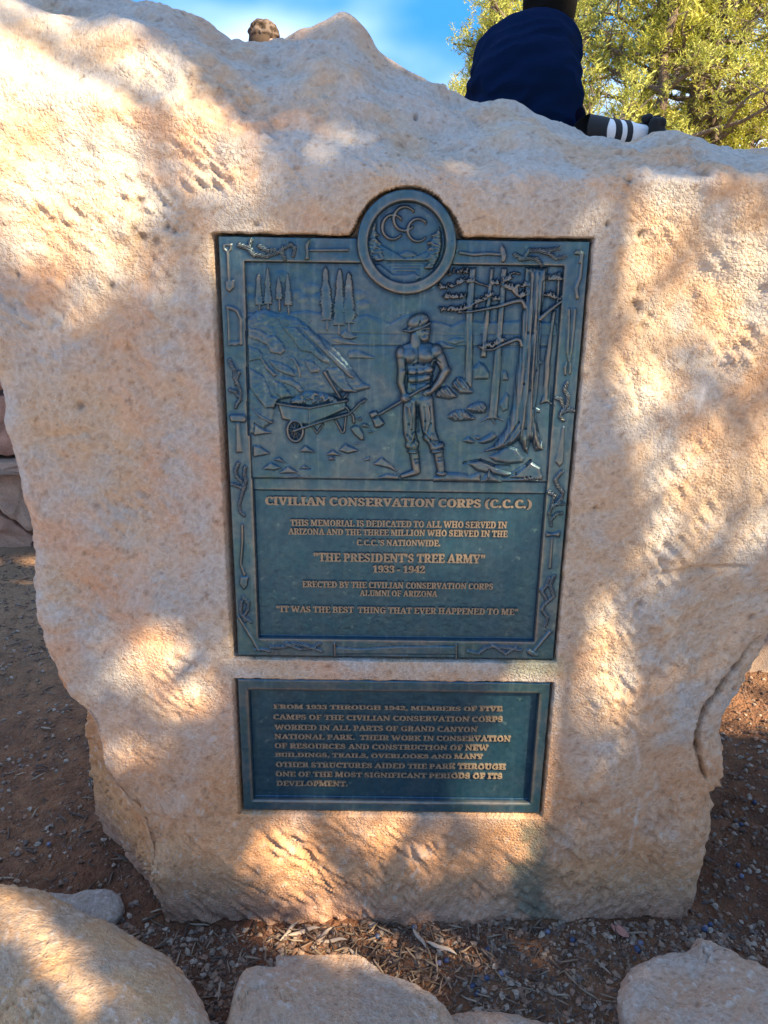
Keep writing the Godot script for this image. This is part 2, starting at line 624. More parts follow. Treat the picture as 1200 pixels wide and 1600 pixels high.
# a flat or domed shape with a rounded edge; over = lies on top of whatever was there
func poly(k: Array, lo: float, hi: float, bevel: float, over := false, slope := Vector2.ZERO) -> void:
	var n := k.size() / 2
	var xs := PackedFloat32Array()
	var ys := PackedFloat32Array()
	var a := Vector2(1e9, 1e9)
	var b := -a
	for i in n:
		xs.append(k[i * 2])
		ys.append(k[i * 2 + 1])
		a = a.min(Vector2(xs[i], ys[i]))
		b = b.max(Vector2(xs[i], ys[i]))
	var mid := (a + b) * 0.5
	var r := span(a, b)
	for j in range(r.position.y, r.end.y):
		var y := R0.y + j * CELL
		for i in range(r.position.x, r.end.x):
			var x := R0.x + i * CELL
			var inside := false
			var best := 1e9
			var px := xs[n - 1]
			var py := ys[n - 1]
			for s in n:
				var qx := xs[s]
				var qy := ys[s]
				if (qy > y) != (py > y) and x < (px - qx) * (y - qy) / (py - qy) + qx:
					inside = not inside
				var ex := qx - px
				var ey := qy - py
				var t := clampf(((x - px) * ex + (y - py) * ey) / maxf(ex * ex + ey * ey, 1e-6), 0.0, 1.0)
				var dx := px + ex * t - x
				var dy := py + ey * t - y
				best = minf(best, dx * dx + dy * dy)
				px = qx
				py = qy
			if inside:
				var t2 := 1.0 - clampf(sqrt(best) / bevel, 0.0, 1.0)
				lay(j * RU + i, hi - (hi - lo) * t2 * t2 + slope.x * (x - mid.x) + slope.y * (y - mid.y), over)


# a rounded bar along a path, tapering from r0 to r1; twist > 0 makes it a laid rope
func bar(k: Array, w0: float, w1: float, base: float, amp: float, twist := 0.0) -> void:
	var r0 := w0 * fatten
	var r1 := w1 * fatten
	var total := 0.0
	for i in range(0, k.size() - 2, 2):
		total += Vector2(k[i + 2] - k[i], k[i + 3] - k[i + 1]).length()
	var run := 0.0
	for i in range(0, k.size() - 2, 2):
		var a := Vector2(k[i], k[i + 1])
		var b := Vector2(k[i + 2], k[i + 3])
		var len := maxf(a.distance_to(b), 0.01)
		var d := (b - a) / len
		var rm := maxf(r0, r1)
		var r := span(a.min(b) - Vector2(rm, rm), a.max(b) + Vector2(rm, rm))
		for j in range(r.position.y, r.end.y):
			for ii in range(r.position.x, r.end.x):
				var q := R0 + Vector2(ii, j) * CELL - a
				var s := clampf(q.dot(d), 0.0, len)
				var off := q - d * s
				var rad := lerpf(r0, r1, (run + s) / total)
				var e := off.length_squared() / (rad * rad)
				if e < 1.0:
					var h := base + amp * sqrt(1.0 - e) * lerpf(0.6, 1.0, rad / rm)
					if twist > 0.0:
						h += amp * 0.4 * sin((run + s) * twist + q.cross(d) * 1.6)
					lay(j * RU + ii, h, false)
		run += len


func rope(k: Array, base: float) -> void:
	bar(k, 3.1, 2.5, base, 3.4, 1.15)


func groove(k: Array, r: float, depth: float) -> void:
	for i in range(0, k.size() - 2, 2):
		var a := Vector2(k[i], k[i + 1])
		var b := Vector2(k[i + 2], k[i + 3])
		var len := maxf(a.distance_to(b), 0.01)
		var d := (b - a) / len
		var rr := span(a.min(b) - Vector2(r, r), a.max(b) + Vector2(r, r))
		for j in range(rr.position.y, rr.end.y):
			for ii in range(rr.position.x, rr.end.x):
				var q := R0 + Vector2(ii, j) * CELL - a
				var e := (q - d * clampf(q.dot(d), 0.0, len)).length() / r
				if e < 1.0 and RI[j * RU + ii] >= 0:
					RH[j * RU + ii] -= depth * (1.0 - e * e)


func ell(c: Array, rx: float, ry: float, base: float, amp: float, turn := 0.0, soft := 0.0) -> void:
	var m := maxf(rx, ry)
	var at := Vector2(c[0], c[1])
	var r := span(at - Vector2(m, m), at + Vector2(m, m))
	var cs := cos(turn)
	var sn := sin(turn)
	for j in range(r.position.y, r.end.y):
		for i in range(r.position.x, r.end.x):
			var q := R0 + Vector2(i, j) * CELL - at
			var x := (q.x * cs + q.y * sn) / rx
			var y := (-q.x * sn + q.y * cs) / ry
			var e := x * x + y * y
			if e < 1.0:
				var k := j * RU + i
				var h := base + amp * sqrt(1.0 - e)
				if soft > 0.0 and RI[k] >= 0:           # melts into what is already there
					var t := clampf(0.5 + 0.5 * (h - RH[k]) / soft, 0.0, 1.0)
					h = lerpf(RH[k], h, t) + soft * t * (1.0 - t)
				lay(k, h, false)


func texture_of(which: int, amp: float, fx: float, fy: float, sd: int) -> void:
	var n := noise(sd, 0.1, 3)
	for j in RV:
		for i in RU:
			if RI[j * RU + i] == which:
				RH[j * RU + i] += n.get_noise_2d(i * CELL * fx, j * CELL * fy) * amp


func conifer(tip: Array, foot: Array, half: float, lo: float, hi: float, trunk: float) -> void:
	var a := Vector2(tip[0], tip[1])
	var b := Vector2(foot[0], foot[1])
	var h := a.distance_to(b)
	var steps := maxi(5, int(h / 5.5))
	bar([b.x, b.y + 6.0, b.x + 0.5, b.y - trunk], 1.7, 2.0, lo - 0.6, 2.0)
	var right := []
	var left := []
	for s in steps:
		var t := (s + 0.75 + rng.randf() * 0.3) / steps
		var w := half * (0.2 + 0.8 * pow(t, 0.8)) * (0.8 + 0.35 * rng.randf())
		if t > 0.9:
			w *= 0.8
		var y := lerpf(a.y, b.y, minf(t, 1.02))
		var x := lerpf(a.x, b.x, t)
		right.append_array([x + w * (0.95 + 0.2 * rng.randf()), y, x + w * 0.74, y + h * 0.012])
		left.append_array([x - w * (0.95 + 0.2 * rng.randf()), y - 1.0, x - w * 0.74, y + h * 0.01])
	var ring := [a.x, a.y]
	ring.append_array(right)
	for k in range(left.size() - 2, -1, -2):
		ring.append_array([left[k], left[k + 1]])
	poly(ring, lo, hi, 2.2, true)


func bush(k: Array, lo: float, hi: float, dirx: float) -> void:
	poly(k, lo, hi, 7.0, true)
	var a := Vector2(1e9, 1e9)
	var b := -a
	for i in range(0, k.size(), 2):
		a = a.min(Vector2(k[i], k[i + 1]))
		b = b.max(Vector2(k[i], k[i + 1]))
	var me := raw_id
	for s in 9:
		var x := lerpf(a.x, b.x, (s + 0.5) / 9.0) + rng.randf_range(-1, 1)
		var y := lerpf(a.y, b.y, rng.randf_range(0.45, 0.75))
		var l := (b.y - a.y) * rng.randf_range(0.25, 0.4)
		for f in [0.0]:
			var r := span(Vector2(x - l, y - l), Vector2(x + l, y + l))
			var d := Vector2(dirx, -1.0).normalized()
			for j in range(r.position.y, r.end.y):
				for i in range(r.position.x, r.end.x):
					var q := R0 + Vector2(i, j) * CELL - Vector2(x, y)
					var t := clampf(q.dot(d), -l, l)
					var e := (q - d * t).length() / 1.9
					if e < 1.0 and RI[j * RU + i] == me:
						RH[j * RU + i] += 1.3 * (1.0 - e * e)


func peak(k: Array, lo: float, hi: float) -> void:
	poly(k, lo, hi, 3.5, true)


func needles(k: Array, count: int, base: float) -> void:
	var n := k.size() / 2
	for s in count:
		var t := rng.randf() * (n - 1)
		var i := mini(int(t), n - 2)
		var f := t - i
		var x: float = lerpf(k[i * 2], k[i * 2 + 2], f) + rng.randf_range(-1.5, 1.5)
		var y: float = lerpf(k[i * 2 + 1], k[i * 2 + 3], f) + rng.randf_range(-0.5, 3.0)
		var a := rng.randf_range(0.25, PI - 0.25)
		var l := rng.randf_range(4.0, 8.0)
		bar([x, y, x + cos(a) * l, y + sin(a) * l], 1.3, 0.9, base + rng.randf() * 0.6, 1.7)


# the grid becomes one mesh for each figure; patina darkens to blue green in the hollows and is rubbed to brown on what stands proud
func relief_meshes(owner: Node3D, gain: float, front: float) -> void:
	var soft := RH.duplicate()
	for pass_ in 4:
		var was := soft.duplicate()
		var w := 2 if pass_ < 2 else 3
		for j in RV:
			for i in RU:
				var k := j * RU + i
				if RI[k] < 0:
					continue
				var sum := 0.0
				var cnt := 0.0
				for o in [-w, 0, w]:
					var ii := clampi(i + o, 0, RU - 1)
					var jj := clampi(j + o, 0, RV - 1)
					for kk in [j * RU + ii, jj * RU + i]:
						if RI[kk] >= 0:
							sum += was[kk]
							cnt += 1.0
				soft[k] = sum / cnt
	var p := PackedVector3Array()
	p.resize(RU * RV)
	var lump := noise(301, 0.05, 3)
	for j in RV:
		for i in RU:
			var k := j * RU + i
			p[k] = Vector3((R0.x + i * CELL) * 0.001, (R0.y + j * CELL) * 0.001, front + (RH[k] * gain + lump.get_noise_2d(i, j) * 0.25) * 0.001)
	var n := grid_normals(p, RU, RV, false)
	var blot := noise(302, 0.011, 4)
	var blot2 := noise(303, 0.05, 4)
	var runs := noise(304, 0.05, 3)
	var tint := PackedColorArray()
	tint.resize(RU * RV)
	for j in RV:
		for i in RU:
			var k := j * RU + i
			var proud := RH[k] - soft[k]
			var b := blot.get_noise_2d(i, j)
			var b2 := blot2.get_noise_2d(i, j)
			var c := Vector3(0.044, 0.120, 0.172)                       # blue grey patina
			c = c.lerp(Vector3(0.085, 0.140, 0.175), clampf(0.35 + b * 1.4, 0.0, 0.9))
			c = c.lerp(Vector3(0.014, 0.05, 0.10), clampf(-proud * 0.7 + 0.03, 0.0, 0.8))
			c = c.lerp(Vector3(0.24, 0.205, 0.165), clampf(proud * 0.55 - 0.05 + b2 * 0.25 + b * 0.2, 0.0, 0.7))
			c = c.lerp(Vector3(0.085, 0.145, 0.125), clampf(-b * 1.0 + b2 * 0.3 - 0.12, 0.0, 0.4))
			c = c.lerp(Vector3(0.13, 0.20, 0.22), clampf((runs.get_noise_2d(i * 1.6, j * 0.14) - 0.22) * 1.6, 0.0, 0.4))
			if RH[k] < 1.5:
				c = c.lerp(Vector3(0.020, 0.080, 0.130), 0.7)
			c = c.lerp(Vector3(0.17, 0.32, 0.33), clampf((b2 - 0.50) * 2.2, 0.0, 0.45))
			c *= 0.82
			tint[k] = Color(c.x, c.y, c.z)
	var cells := []
	for s in names.size():
		cells.append(PackedInt32Array())
	for j in RV - 1:
		for i in RU - 1:
			var k := j * RU + i
			var a := RI[k]
			var b := RI[k + 1]
			var c := RI[k + RU]
			var d := RI[k + RU + 1]
			if a < 0 or b < 0 or c < 0 or d < 0:
				continue
			cells[maxi(maxi(a, b), maxi(c, d))].append(k)
	for s in names.size():
		if cells[s].size() < 3:
			continue
		var at := {}
		var v := PackedVector3Array()
		var nn := PackedVector3Array()
		var cc := PackedColorArray()
		var idx := PackedInt32Array()
		for k in cells[s]:
			var c4 := []
			for q in [k, k + RU, k + RU + 1, k + 1]:
				if not at.has(q):
					at[q] = v.size()
					v.append(p[q])
					nn.append(n[q])
					cc.append(tint[q])
				c4.append(at[q])
			idx.append_array([c4[0], c4[1], c4[2], c4[0], c4[2], c4[3]])
		part(names[s], amesh(v, nn, cc, idx), M.bronze, owner)


func lettering(owner: Node3D, text: String, box: Array, depth: float, z: float) -> void:
	# box: left, low, right, high in millimetres, filled exactly by the line
	var t := TextMesh.new()
	var f := SystemFont.new()
	f.font_names = PackedStringArray(["Droid Serif"])
	f.font_weight = 700
	t.font = f
	t.text = text
	t.font_size = 48
	t.pixel_size = 0.001
	t.depth = depth
	t.curve_step = 2.0
	var a := t.get_aabb()
	var st := begin()
	for k in 5:             # the cast letters are fat: the same outline, shifted by a fraction of a stroke
		var off := Vector3([0.0, 1.0, -1.0, 0.0, 0.0][k] * a.size.y * 0.04, [0.0, 0.0, 0.0, 1.0, -1.0][k] * a.size.y * 0.028, k * -0.0001)
		st.append_from(t, 0, Transform3D(Basis(), off))
	var o := part("lettering", st.commit(), M.letter, owner)
	var sx: float = (box[2] - box[0]) * 0.001 / a.size.x
	var sy: float = (box[3] - box[1]) * 0.001 / a.size.y
	o.scale = Vector3(sx, sy, 1)
	o.position = Vector3((box[0] + box[2]) * 0.0005 - (a.position.x + a.size.x * 0.5) * sx, (box[1] + box[3]) * 0.0005 - (a.position.y + a.size.y * 0.5) * sy, z)
	o.set_meta("label", "raised lettering: " + text.substr(0, 24).to_lower())


func slab_edge(owner: Node3D, ring: PackedVector2Array, z0: float, z1: float) -> void:
	# the cast rim of a plaque, going back into the stone
	var st := begin()
	var n := ring.size()
	for i in n:
		var a := ring[i]
		var b := ring[(i + 1) % n]
		var nn := Vector3(b.y - a.y, a.x - b.x, 0).normalized()
		for q in [Vector3(a.x, a.y, z0), Vector3(b.x, b.y, z0), Vector3(b.x, b.y, z1), Vector3(a.x, a.y, z0), Vector3(b.x, b.y, z1), Vector3(a.x, a.y, z1)]:
			st.set_color(Color(0.06, 0.08, 0.09))
			st.set_normal(nn)
			st.add_vertex(q)
	part("rim", st.commit(), M.bronze, owner)


func small_plaque() -> void:
	var o := thing("small_plaque", "smaller rectangular bronze plaque with nine lines of raised text, below the large one", "plaque", FACE)
	o.rotation_degrees.z = LEAN
	var c := Vector2(-0.002, -0.585)
	relief(Vector2(-306, -151.5), Vector2(306, 151.5))
	id("back_plate")
	for k in RU * RV:
		RI[k] = raw_id
	id("border_frame")
	for j in RV:
		for i in RU:
			var x := absf(R0.x + i * CELL)
			var y := absf(R0.y + j * CELL)
			var d := minf(306 - x, 151.5 - y)
			var inner := maxf(x - 285.5, y - 128.0)
			if inner > -2.5:
				var h := 11.0 * smoothstep(-2.5, 0.3, inner)
				h += 0.9 * smoothstep(1.5, 3.0, inner) - 1.5 * smoothstep(2.0, 0.0, d)
				RH[j * RU + i] = h
				RI[j * RU + i] = raw_id
	relief_meshes(o, 1.0, -0.018)
	for ch in o.get_children():
		ch.position = Vector3(c.x, c.y, 0)
	var e := PackedVector2Array([c + Vector2(-0.306, -0.1515), c + Vector2(-0.306, 0.1515), c + Vector2(0.306, 0.1515), c + Vector2(0.306, -0.1515)])
	slab_edge(o, e, -0.036, -0.0085)
	var texts := [
		["FROM 1933 THROUGH 1942, MEMBERS OF FIVE", [-238,77,216,97]], ["CAMPS OF THE CIVILIAN CONSERVATION CORPS", [-239,55,218,74]],
		["WORKED IN ALL PARTS OF GRAND CANYON", [-238,31,169,51]], ["NATIONAL PARK.  THEIR WORK IN CONSERVATION", [-238,9,237,30]],
		["OF RESOURCES AND CONSTRUCTION OF NEW", [-238,-11,193,7]], ["BUILDINGS, TRAILS, OVERLOOKS AND MANY", [-238,-34,183,-14]],
		["OTHER STRUCTURES AIDED THE PARK THROUGH", [-237,-56,231,-37]], ["ONE OF THE MOST SIGNIFICANT PERIODS OF ITS", [-238,-79,225,-59]],
		["DEVELOPMENT.", [-237,-100,-92,-83]]]
	for t in texts:
		var b: Array = t[1]
		var mid: float = (b[1] + b[3]) * 0.5 + c.y * 1000.0
		lettering(o, t[0], [b[0] - 2.0, mid - 5.4, b[2] - 2.0, mid + 5.4], 0.0075, -0.0165)


func large_plaque() -> void:
	var o := thing("large_plaque", "large blue-green bronze relief plaque with a round medallion on top and a bare-chested worker", "plaque", FACE)
	o.rotation_degrees.z = LEAN
	relief(Vector2(-305, -382), Vector2(305, 456.5))
	var mc := Vector2(4, 375)
	# ---- plate, frame, panels
	id("text_panel")
	id("border_frame")
	id("picture_ground")
	for j in RV:
		for i in RU:
			var k := j * RU + i
			var x := R0.x + i * CELL
			var y := R0.y + j * CELL
			if y > 382.0 and Vector2(x, y).distance_to(mc) > 81.5:
				continue
			var edge := minf(305 - absf(x), minf(382 - y, y + 382))
			var inner := maxf(maxf(-264 - x, x - 266), maxf(y - 343, -345 - y))    # over 0 on the frame
			if inner > -3.0:
				RI[k] = 1
				RH[k] = 8.0 * smoothstep(-3.0, 0.2, inner) - 1.6 * smoothstep(2.0, 0.0, edge)
				if inner < 0.0 and y > -50:
					RH[k] = maxf(RH[k], 3.0)
			elif y > -52.0:
				RI[k] = 2
				RH[k] = 3.0 * smoothstep(-52.0, -50.0, y)
			else:
				RI[k] = 0
	# ---- sky and distance
	for c in [[-153,302], [-169,284], [-177,291], [-142,285], [-203,320], [-258,301], [-254,279], [-75,292], [-67,276]]:
		id("cloud")
		ell(c, rng.randf_range(9, 15), rng.randf_range(7, 11), 2.6, 1.3)
	id("mountain_range")
	poly([-263,260,-207,260,-160,265,-138,261,-123,254,-87,251,-76,257,-61,260,-48,256,-35,251,-22,246,-10,253,7,261,29,261,46,251,67,249,84,244,105,254,139,250,206,254,261,251,265,228,-265,223], 2.8, 4.4, 3.5)
	id("lake_shore")
	poly([-170,228,-76,229,0,230,57,230,132,230,257,231,259,212,-170,207], 3.2, 4.0, 3.0, true)
	id("meadow")
	poly([-266,207,-95,209,-19,209,57,210,258,211,266,-28,-265,-28], 3.2, 4.4, 3.0, true, Vector2(0, -0.008))
	id("sandbar")
	poly([76,219,89,225,104,224,114,220,101,215,90,211,80,214], 3.6, 5.0, 4.0, true)
	id("sandbar")
	poly([55,214,68,219,80,213,97,208,86,205,65,205], 3.6, 5.2, 4.0, true)
	id("low_mound")
	poly([-92,197,-77,201,-63,196,-44,189,-48,186,-92,186], 3.6, 5.2, 4.0, true)
	id("low_mound")
	poly([-126,219,-111,223,-92,218,-77,212,-67,209,-92,209,-111,212], 3.6, 4.8, 3.0, true)
	# ---- hillside with ledges
	id("hillside")
	poly([-265,251,-246,263,-233,266,-214,260,-197,258,-178,254,-160,241,-141,224,-126,214,-111,199,-92,178,-78,161,-66,146,-51,141,-55,134,-76,128,-99,128,-111,123,-169,120,-211,112,-220,96,-224,74,-248,52,-269,50], 3.8, 6.6, 9.0, true)
	for k in [[-262,237,-241,234,-224,223,-216,226,-202,211,-198,198,-206,190,-225,194,-231,206,-247,214,-263,219], [-263,207,-244,201,-237,192,-238,186,-226,170,-213,158,-220,152,-235,167,-242,182,-264,178],
			[-212,255,-201,240,-179,239,-167,226,-151,211,-141,198,-124,184,-122,176,-137,180,-156,195,-175,198,-187,217,-198,228,-205,239], [-229,184,-206,179,-187,168,-181,156,-184,153,-203,158,-218,166,-225,175],
			[-168,185,-151,181,-140,168,-141,161,-157,160,-164,172], [-200,190,-183,189,-174,172,-172,157,-176,149,-180,168,-187,181], [-132,170,-111,172,-99,163,-91,144,-78,129,-99,129,-115,142,-124,153],
			[-216,152,-191,152,-176,143,-167,130,-176,126,-188,137,-207,143], [-264,171,-237,156,-228,133,-225,121,-213,116,-221,100,-237,98,-250,115,-263,133], [-222,150,-203,141,-192,126,-188,120,-208,116,-219,125],
			[-262,105,-247,90,-222,74,-228,72,-249,82,-260,96], [-179,241,-158,235,-137,217,-124,199,-99,176,-80,152,-91,154,-118,180,-141,202,-160,222]]:
		poly(k, 6.0, 8.0, 4.0, true, Vector2(0.006, -0.012))
	texture_of(raw_id, 0.5, 0.8, 1.2, 61)
	# ---- firs
	for c in [[[-242,324], [-242,271], 9.5, 5.0], [[-226,335], [-227,273], 9.0, 6.0], [[-208,322], [-208,281], 8.0, 16.0], [[-193,326], [-193,271], 8.5, 10.0]]:
		id("fir_tree")
		conifer(c[0], c[1], c[2], 4.2, 5.6, c[3])
	for c in [[[-91,329], [-91,244], 14.0, 20.0], [[-130,336], [-128,247], 14.5, 12.0], [[-106,334], [-108,239], 14.0, 12.0]]:
		id("fir_tree")
		conifer(c[0], c[1], c[2], 4.6, 6.2, c[3])
	id("shrub")
	poly([-106,226,-97,235,-86,229,-75,223,-86,218,-100,219], 4.4, 6.0, 3.0, true)
	# ---- standing trunks behind
	for k in [[109,337,120,337,119,254,122,191,123,133,109,133,107,212,105,264], [143,337,150,337,146,223,145,191,134,191,135,223], [162,338,172,338,171,225,172,148,170,84,152,84,155,147,159,223],
			[252,270,258,272,255,192,257,121,269,109,255,115,242,112,247,129,245,192], [255,333,262,333,262,276,256,274]]:
		id("tree_trunk")
		poly(k, 4.2, 7.2, 4.5, true)
		texture_of(raw_id, 1.2, 2.2, 0.15, 62)
	id("tree_root")
	bar([153,88,147,83,140,80], 2.2, 1.0, 4.0, 2.0)
	id("tree_root")
	bar([160,86,164,80,168,76], 2.4, 1.0, 4.0, 2.2)
	bar([168,88,175,85,182,82], 2.2, 1.0, 4.0, 2.0)
	# ---- bushes
	for k in [[125,153,123,173,133,184,143,179,152,166,152,154], [170,111,183,133,189,126,189,102,178,97], [174,152,173,168,181,170,185,159,186,152], [234,181,235,192,242,186,244,181], [232,109,244,104,247,97,233,96]]:
		id("round_bush")
		poly(k, 4.2, 6.2, 6.0, false)
	for k in [[58,122,61,134,70,140,80,142,89,132,101,124,95,121,84,118], [87,141,90,150,97,158,106,156,114,148,127,131,119,128,102,128], [113,102,122,110,134,115,145,114,150,107,150,96,141,94,124,95], [79,87,87,95,97,100,111,101,123,92,135,84,116,81,95,79]]:
		id("leafy_bush")
		bush(k, 4.4, 7.4, 0.75)
	# ---- the great tree
	id("great_tree")
	poly([201,340,239,340,238,307,234,266,237,192,236,104,241,70,257,31,241,28,231,47,228,21,219,30,209,47,197,38,181,31,141,24,165,38,185,70,194,109,197,159,201,207,200,255,204,296], 4.6, 12.5, 13.0, true)
	for k in [[208,332,212,234,211,148,207,81,185,44], [217,332,220,234,221,137,219,70,224,36], [225,332,227,255,228,159,229,81,240,38], [233,317,232,255,232,170,231,104,248,42]]:
		groove(k, 2.4, 1.7)
	for k in [[213,332,216,234,217,137,213,70,196,47], [222,317,225,234,225,148,228,59]]:
		bar(k, 1.6, 2.2, 11.0, 2.6)
	texture_of(raw_id, 2.2, 2.6, 0.12, 63)
	id("branch")
	bar([205,276,203,281,199,286,193,286,184,284,159,276,134,271,113,267,93,266], 4.2, 1.4, 7.0, 4.0)
	id("branch")
	bar([204,213,201,221,194,223,189,221,172,214,155,205,140,204,131,210], 4.0, 1.2, 6.5, 3.6)
	id("branch")
	bar([231,257,245,270,265,286], 4.2, 1.8, 7.0, 3.4)
	id("branch")
	bar([116,318,125,313,145,308], 1.8, 1.2, 5.0, 2.4)
	id("branch")
	bar([175,327,183,331,194,329], 1.6, 1.2, 5.0, 2.2)
	for k in [[[66,267,95,268,123,275], 46], [[67,288,86,288,105,290], 26], [[116,278,133,285,147,294], 30], [[62,303,83,306,99,315,116,313], 40], [[148,311,165,313,177,321], 30], [[168,308,183,302,195,290,211,299], 60], [[219,307,233,295,248,293,263,287], 40], [[239,320,254,321,266,317], 26],
			[[135,207,155,209,171,221], 40], [[179,304,200,309,221,310], 36], [[150,286,163,287], 12], [[226,325,236,317], 14], [[76,326,107,329], 14]]:
		id("pine_needles")
		needles(k[0], k[1], 7.0)
	# ---- mounds and rocks
	for k in [[175,27,182,36,193,38,209,33,223,16,220,7,196,4,169,8,157,18], [114,8,142,12,154,8,177,-4,200,-11,222,5,233,11,253,-1,259,-24,236,-27,186,-19,139,-10], [60,-21,82,-11,109,-12,128,-16,145,-10,148,-30,60,-30], [146,-29,153,-16,160,-4,170,-15,186,-30], [182,-27,209,-21,235,-17,259,-28], [108,45,121,55,129,48,136,43,123,40], [136,43,147,52,162,62,174,56,163,44,148,40], [130,54,141,55,144,50,136,47]]:
		id("rock")
		poly(k, 4.6, 8.2, 7.0, true, Vector2(0, -0.02))
	groove([186,-21,208,-13,226,3,233,11], 3.0, 2.0)
	groove([150,-30,159,-20,160,-6], 2.0, -1.8)
	groove([114,5,144,11,169,2,196,0], 2.4, 1.8)
	for k in [[-182,21,-168,35,-147,20], [-135,16,-119,27,-99,14], [-111,25,-97,38,-69,25,-93,19], [-132,7,-122,16,-112,7], [-87,36,-76,40,-63,36], [-249,-11,-230,3,-209,-8,-224,-14], [-219,-19,-199,-3,-178,-18], [-230,7,-214,12,-201,-1], [-179,-10,-171,-1,-158,-10],
			[-219,-27,-186,-21,-156,-25], [-262,10,-261,33,-248,31,-228,17], [-50,0,-32,15,-13,0,1,-17,-18,-7], [-44,-26,-23,-15,-1,-19,1,-27], [-260,49,-257,73,-237,60,-222,55], [-69,7,-53,16,-52,7], [-79,81,-70,86,-65,78], [-71,72,-62,76,-52,67,-67,67], [-59,57,-54,62,-42,58]]:
		id("rock")
		peak(k, 4.2, 7.4)
	# ---- wheelbarrow and shovel
	id("wheelbarrow_load")
	poly([-192,116,-180,122,-165,131,-138,129,-116,122,-109,116,-130,109,-157,103,-192,108], 6.0, 8.5, 5.0, true)
	for s in 46:
		var f := rng.randf()
		var c := [lerpf([-188,112][0], [-113,117][0], f) + rng.randf_range(-2, 2), lerpf([-188,110][1], [-113,113][1], f) + rng.randf_range(0, 14) * sin(f * PI)]
		ell(c, rng.randf_range(2.6, 5), rng.randf_range(2.2, 3.6), 7.6, 3.0, rng.randf() * 3.0)
	id("wheelbarrow")
	poly([-216,109,-188,103,-159,101,-160,72,-167,71,-208,80], 6.5, 9.6, 4.0, true, Vector2(0.02, 0))
	poly([-159,101,-94,116,-97,98,-130,83,-158,72,-161,71], 6.5, 9.2, 4.0, true, Vector2(-0.03, 0))
	bar([-216,108,-188,104,-159,101,-94,115], 2.0, 2.0, 9.0, 2.6)
	bar([-99,120,-93,126], 2.0, 1.4, 8.0, 2.4)
	bar([-159,101,-160,73], 1.3, 1.3, 9.4, 1.4)
	bar([-114,79,-103,58,-99,59,-96,86], 2.1, 1.8, 4.6, 3.6)
	bar([-154,67,-147,56,-136,72], 1.8, 1.6, 4.6, 3.2)
	id("wheel")
	var hub: Array = [-185,60]
	var rim := []
	for s in 29:
		rim.append_array([hub[0] + 13.6 * cos(TAU * s / 28), hub[1] + 18.5 * sin(TAU * s / 28)])
	bar(rim, 2.9, 2.9, 6.0, 4.4)
	for s in 9:
		var an := TAU * s / 9 + 0.2
		bar([hub[0], hub[1], hub[0] + 13 * cos(an), hub[1] + 17.5 * sin(an)], 1.4, 1.2, 6.0, 2.2)
	ell(hub, 3.6, 3.6, 7.0, 4.0)
	id("wheelbarrow_handle")
	bar([-188,60,-165,68,-130,80,-91,91,-81,100,-72,110,-62,116], 2.7, 2.0, 7.0, 4.6)
	id("shovel")
	bar([-133,163,-119,141,-106,120], 2.4, 2.2, 7.0, 3.6)
	bar([-95,103,-89,94,-83,87,-82,76], 2.4, 2.2, 5.5, 3.6)
	poly([-89,65,-82,71,-72,70,-65,58,-63,44,-70,44,-82,54], 5.0, 8.0, 4.0, true)
	# ---- the worker
	id("worker")
	var b := 5.0
	bar([17,112,15,85,16,61,23,33], 13.5, 10.0, b, 8.0)
	bar([42,116,47,85,51,61,63,34], 14.5, 10.5, b, 8.5)
	ell([21,38], 13, 10, b, 8.0, 0.3, 1.5)
	ell([52,52], 12, 10, b, 8.5, 0.3, 1.5)
	ell([65,35], 14, 8, b, 8.5, 0.3, 1.5)
	ell([23,25], 11, 3.4, b, 9.0)
	ell([66,27], 13, 3.4, b, 9.4, 0.15)
	bar([25,23,30,-8], 9.0, 7.5, b, 6.5)
	bar([31,-11,18,-16,5,-20], 7.0, 4.0, b, 5.5)
	bar([68,24,74,-7], 9.0, 7.5, b, 6.5)
	ell([75,-14], 10.5, 5.0, b, 7.0)
	ell([29,117], 27, 12, b, 7.5, 0.0, 2.0)
	bar([29,181,29,155,29,128], 26.0, 23.0, b, 7.5)
	ell([29,196], 37, 21, b, 8.0, 0.0, 2.0)
	ell([13,193], 17, 15, b, 11.0, 0.2, 1.0)
	ell([39,194], 20, 16, b, 11.5, -0.1, 1.0)
	for c in [[19,166], [32,167], [46,170], [19,153], [33,154], [42,157], [25,139], [37,143]]:
		ell(c, 8.5, 6.5, b + 4.6, 4.4, 0.2, 2.0)
	bar([23,228,23,210], 9.5, 10.5, b, 7.5)
	ell([-1,195], 10, 13, b, 10.0, 0.0, 1.0)
	ell([58,200], 12, 13, b, 10.5, 0.0, 1.0)
	bar([-1,192,1,165], 9.0, 8.0, b, 8.5)
	bar([1,166,-1,147,7,124], 8.5, 6.0, b, 9.5)
	bar([65,191,75,169], 9.5, 8.0, b, 8.5)
	bar([76,169,65,148,49,131], 8.5, 5.5, b, 9.5)
	ell([33,235], 15, 18, b, 9.0, -0.1)
	ell([37,223], 9.5, 7.5, b, 9.5, -0.2, 1.0)
	ell([44,231], 3.2, 3.4, b + 3.0, 6.0)
	ell([40,238], 7, 3.0, b + 4.0, 6.0, 0.3)
	ell([40,226], 5.5, 2.2, b + 4.0, 6.0, 0.1)
	groove([35,225,40,226,44,227], 1.8, 1.4)
	groove([33,235,38,236,42,237], 2.0, 1.6)
	groove([38,228,36,222], 1.5, 0.8)
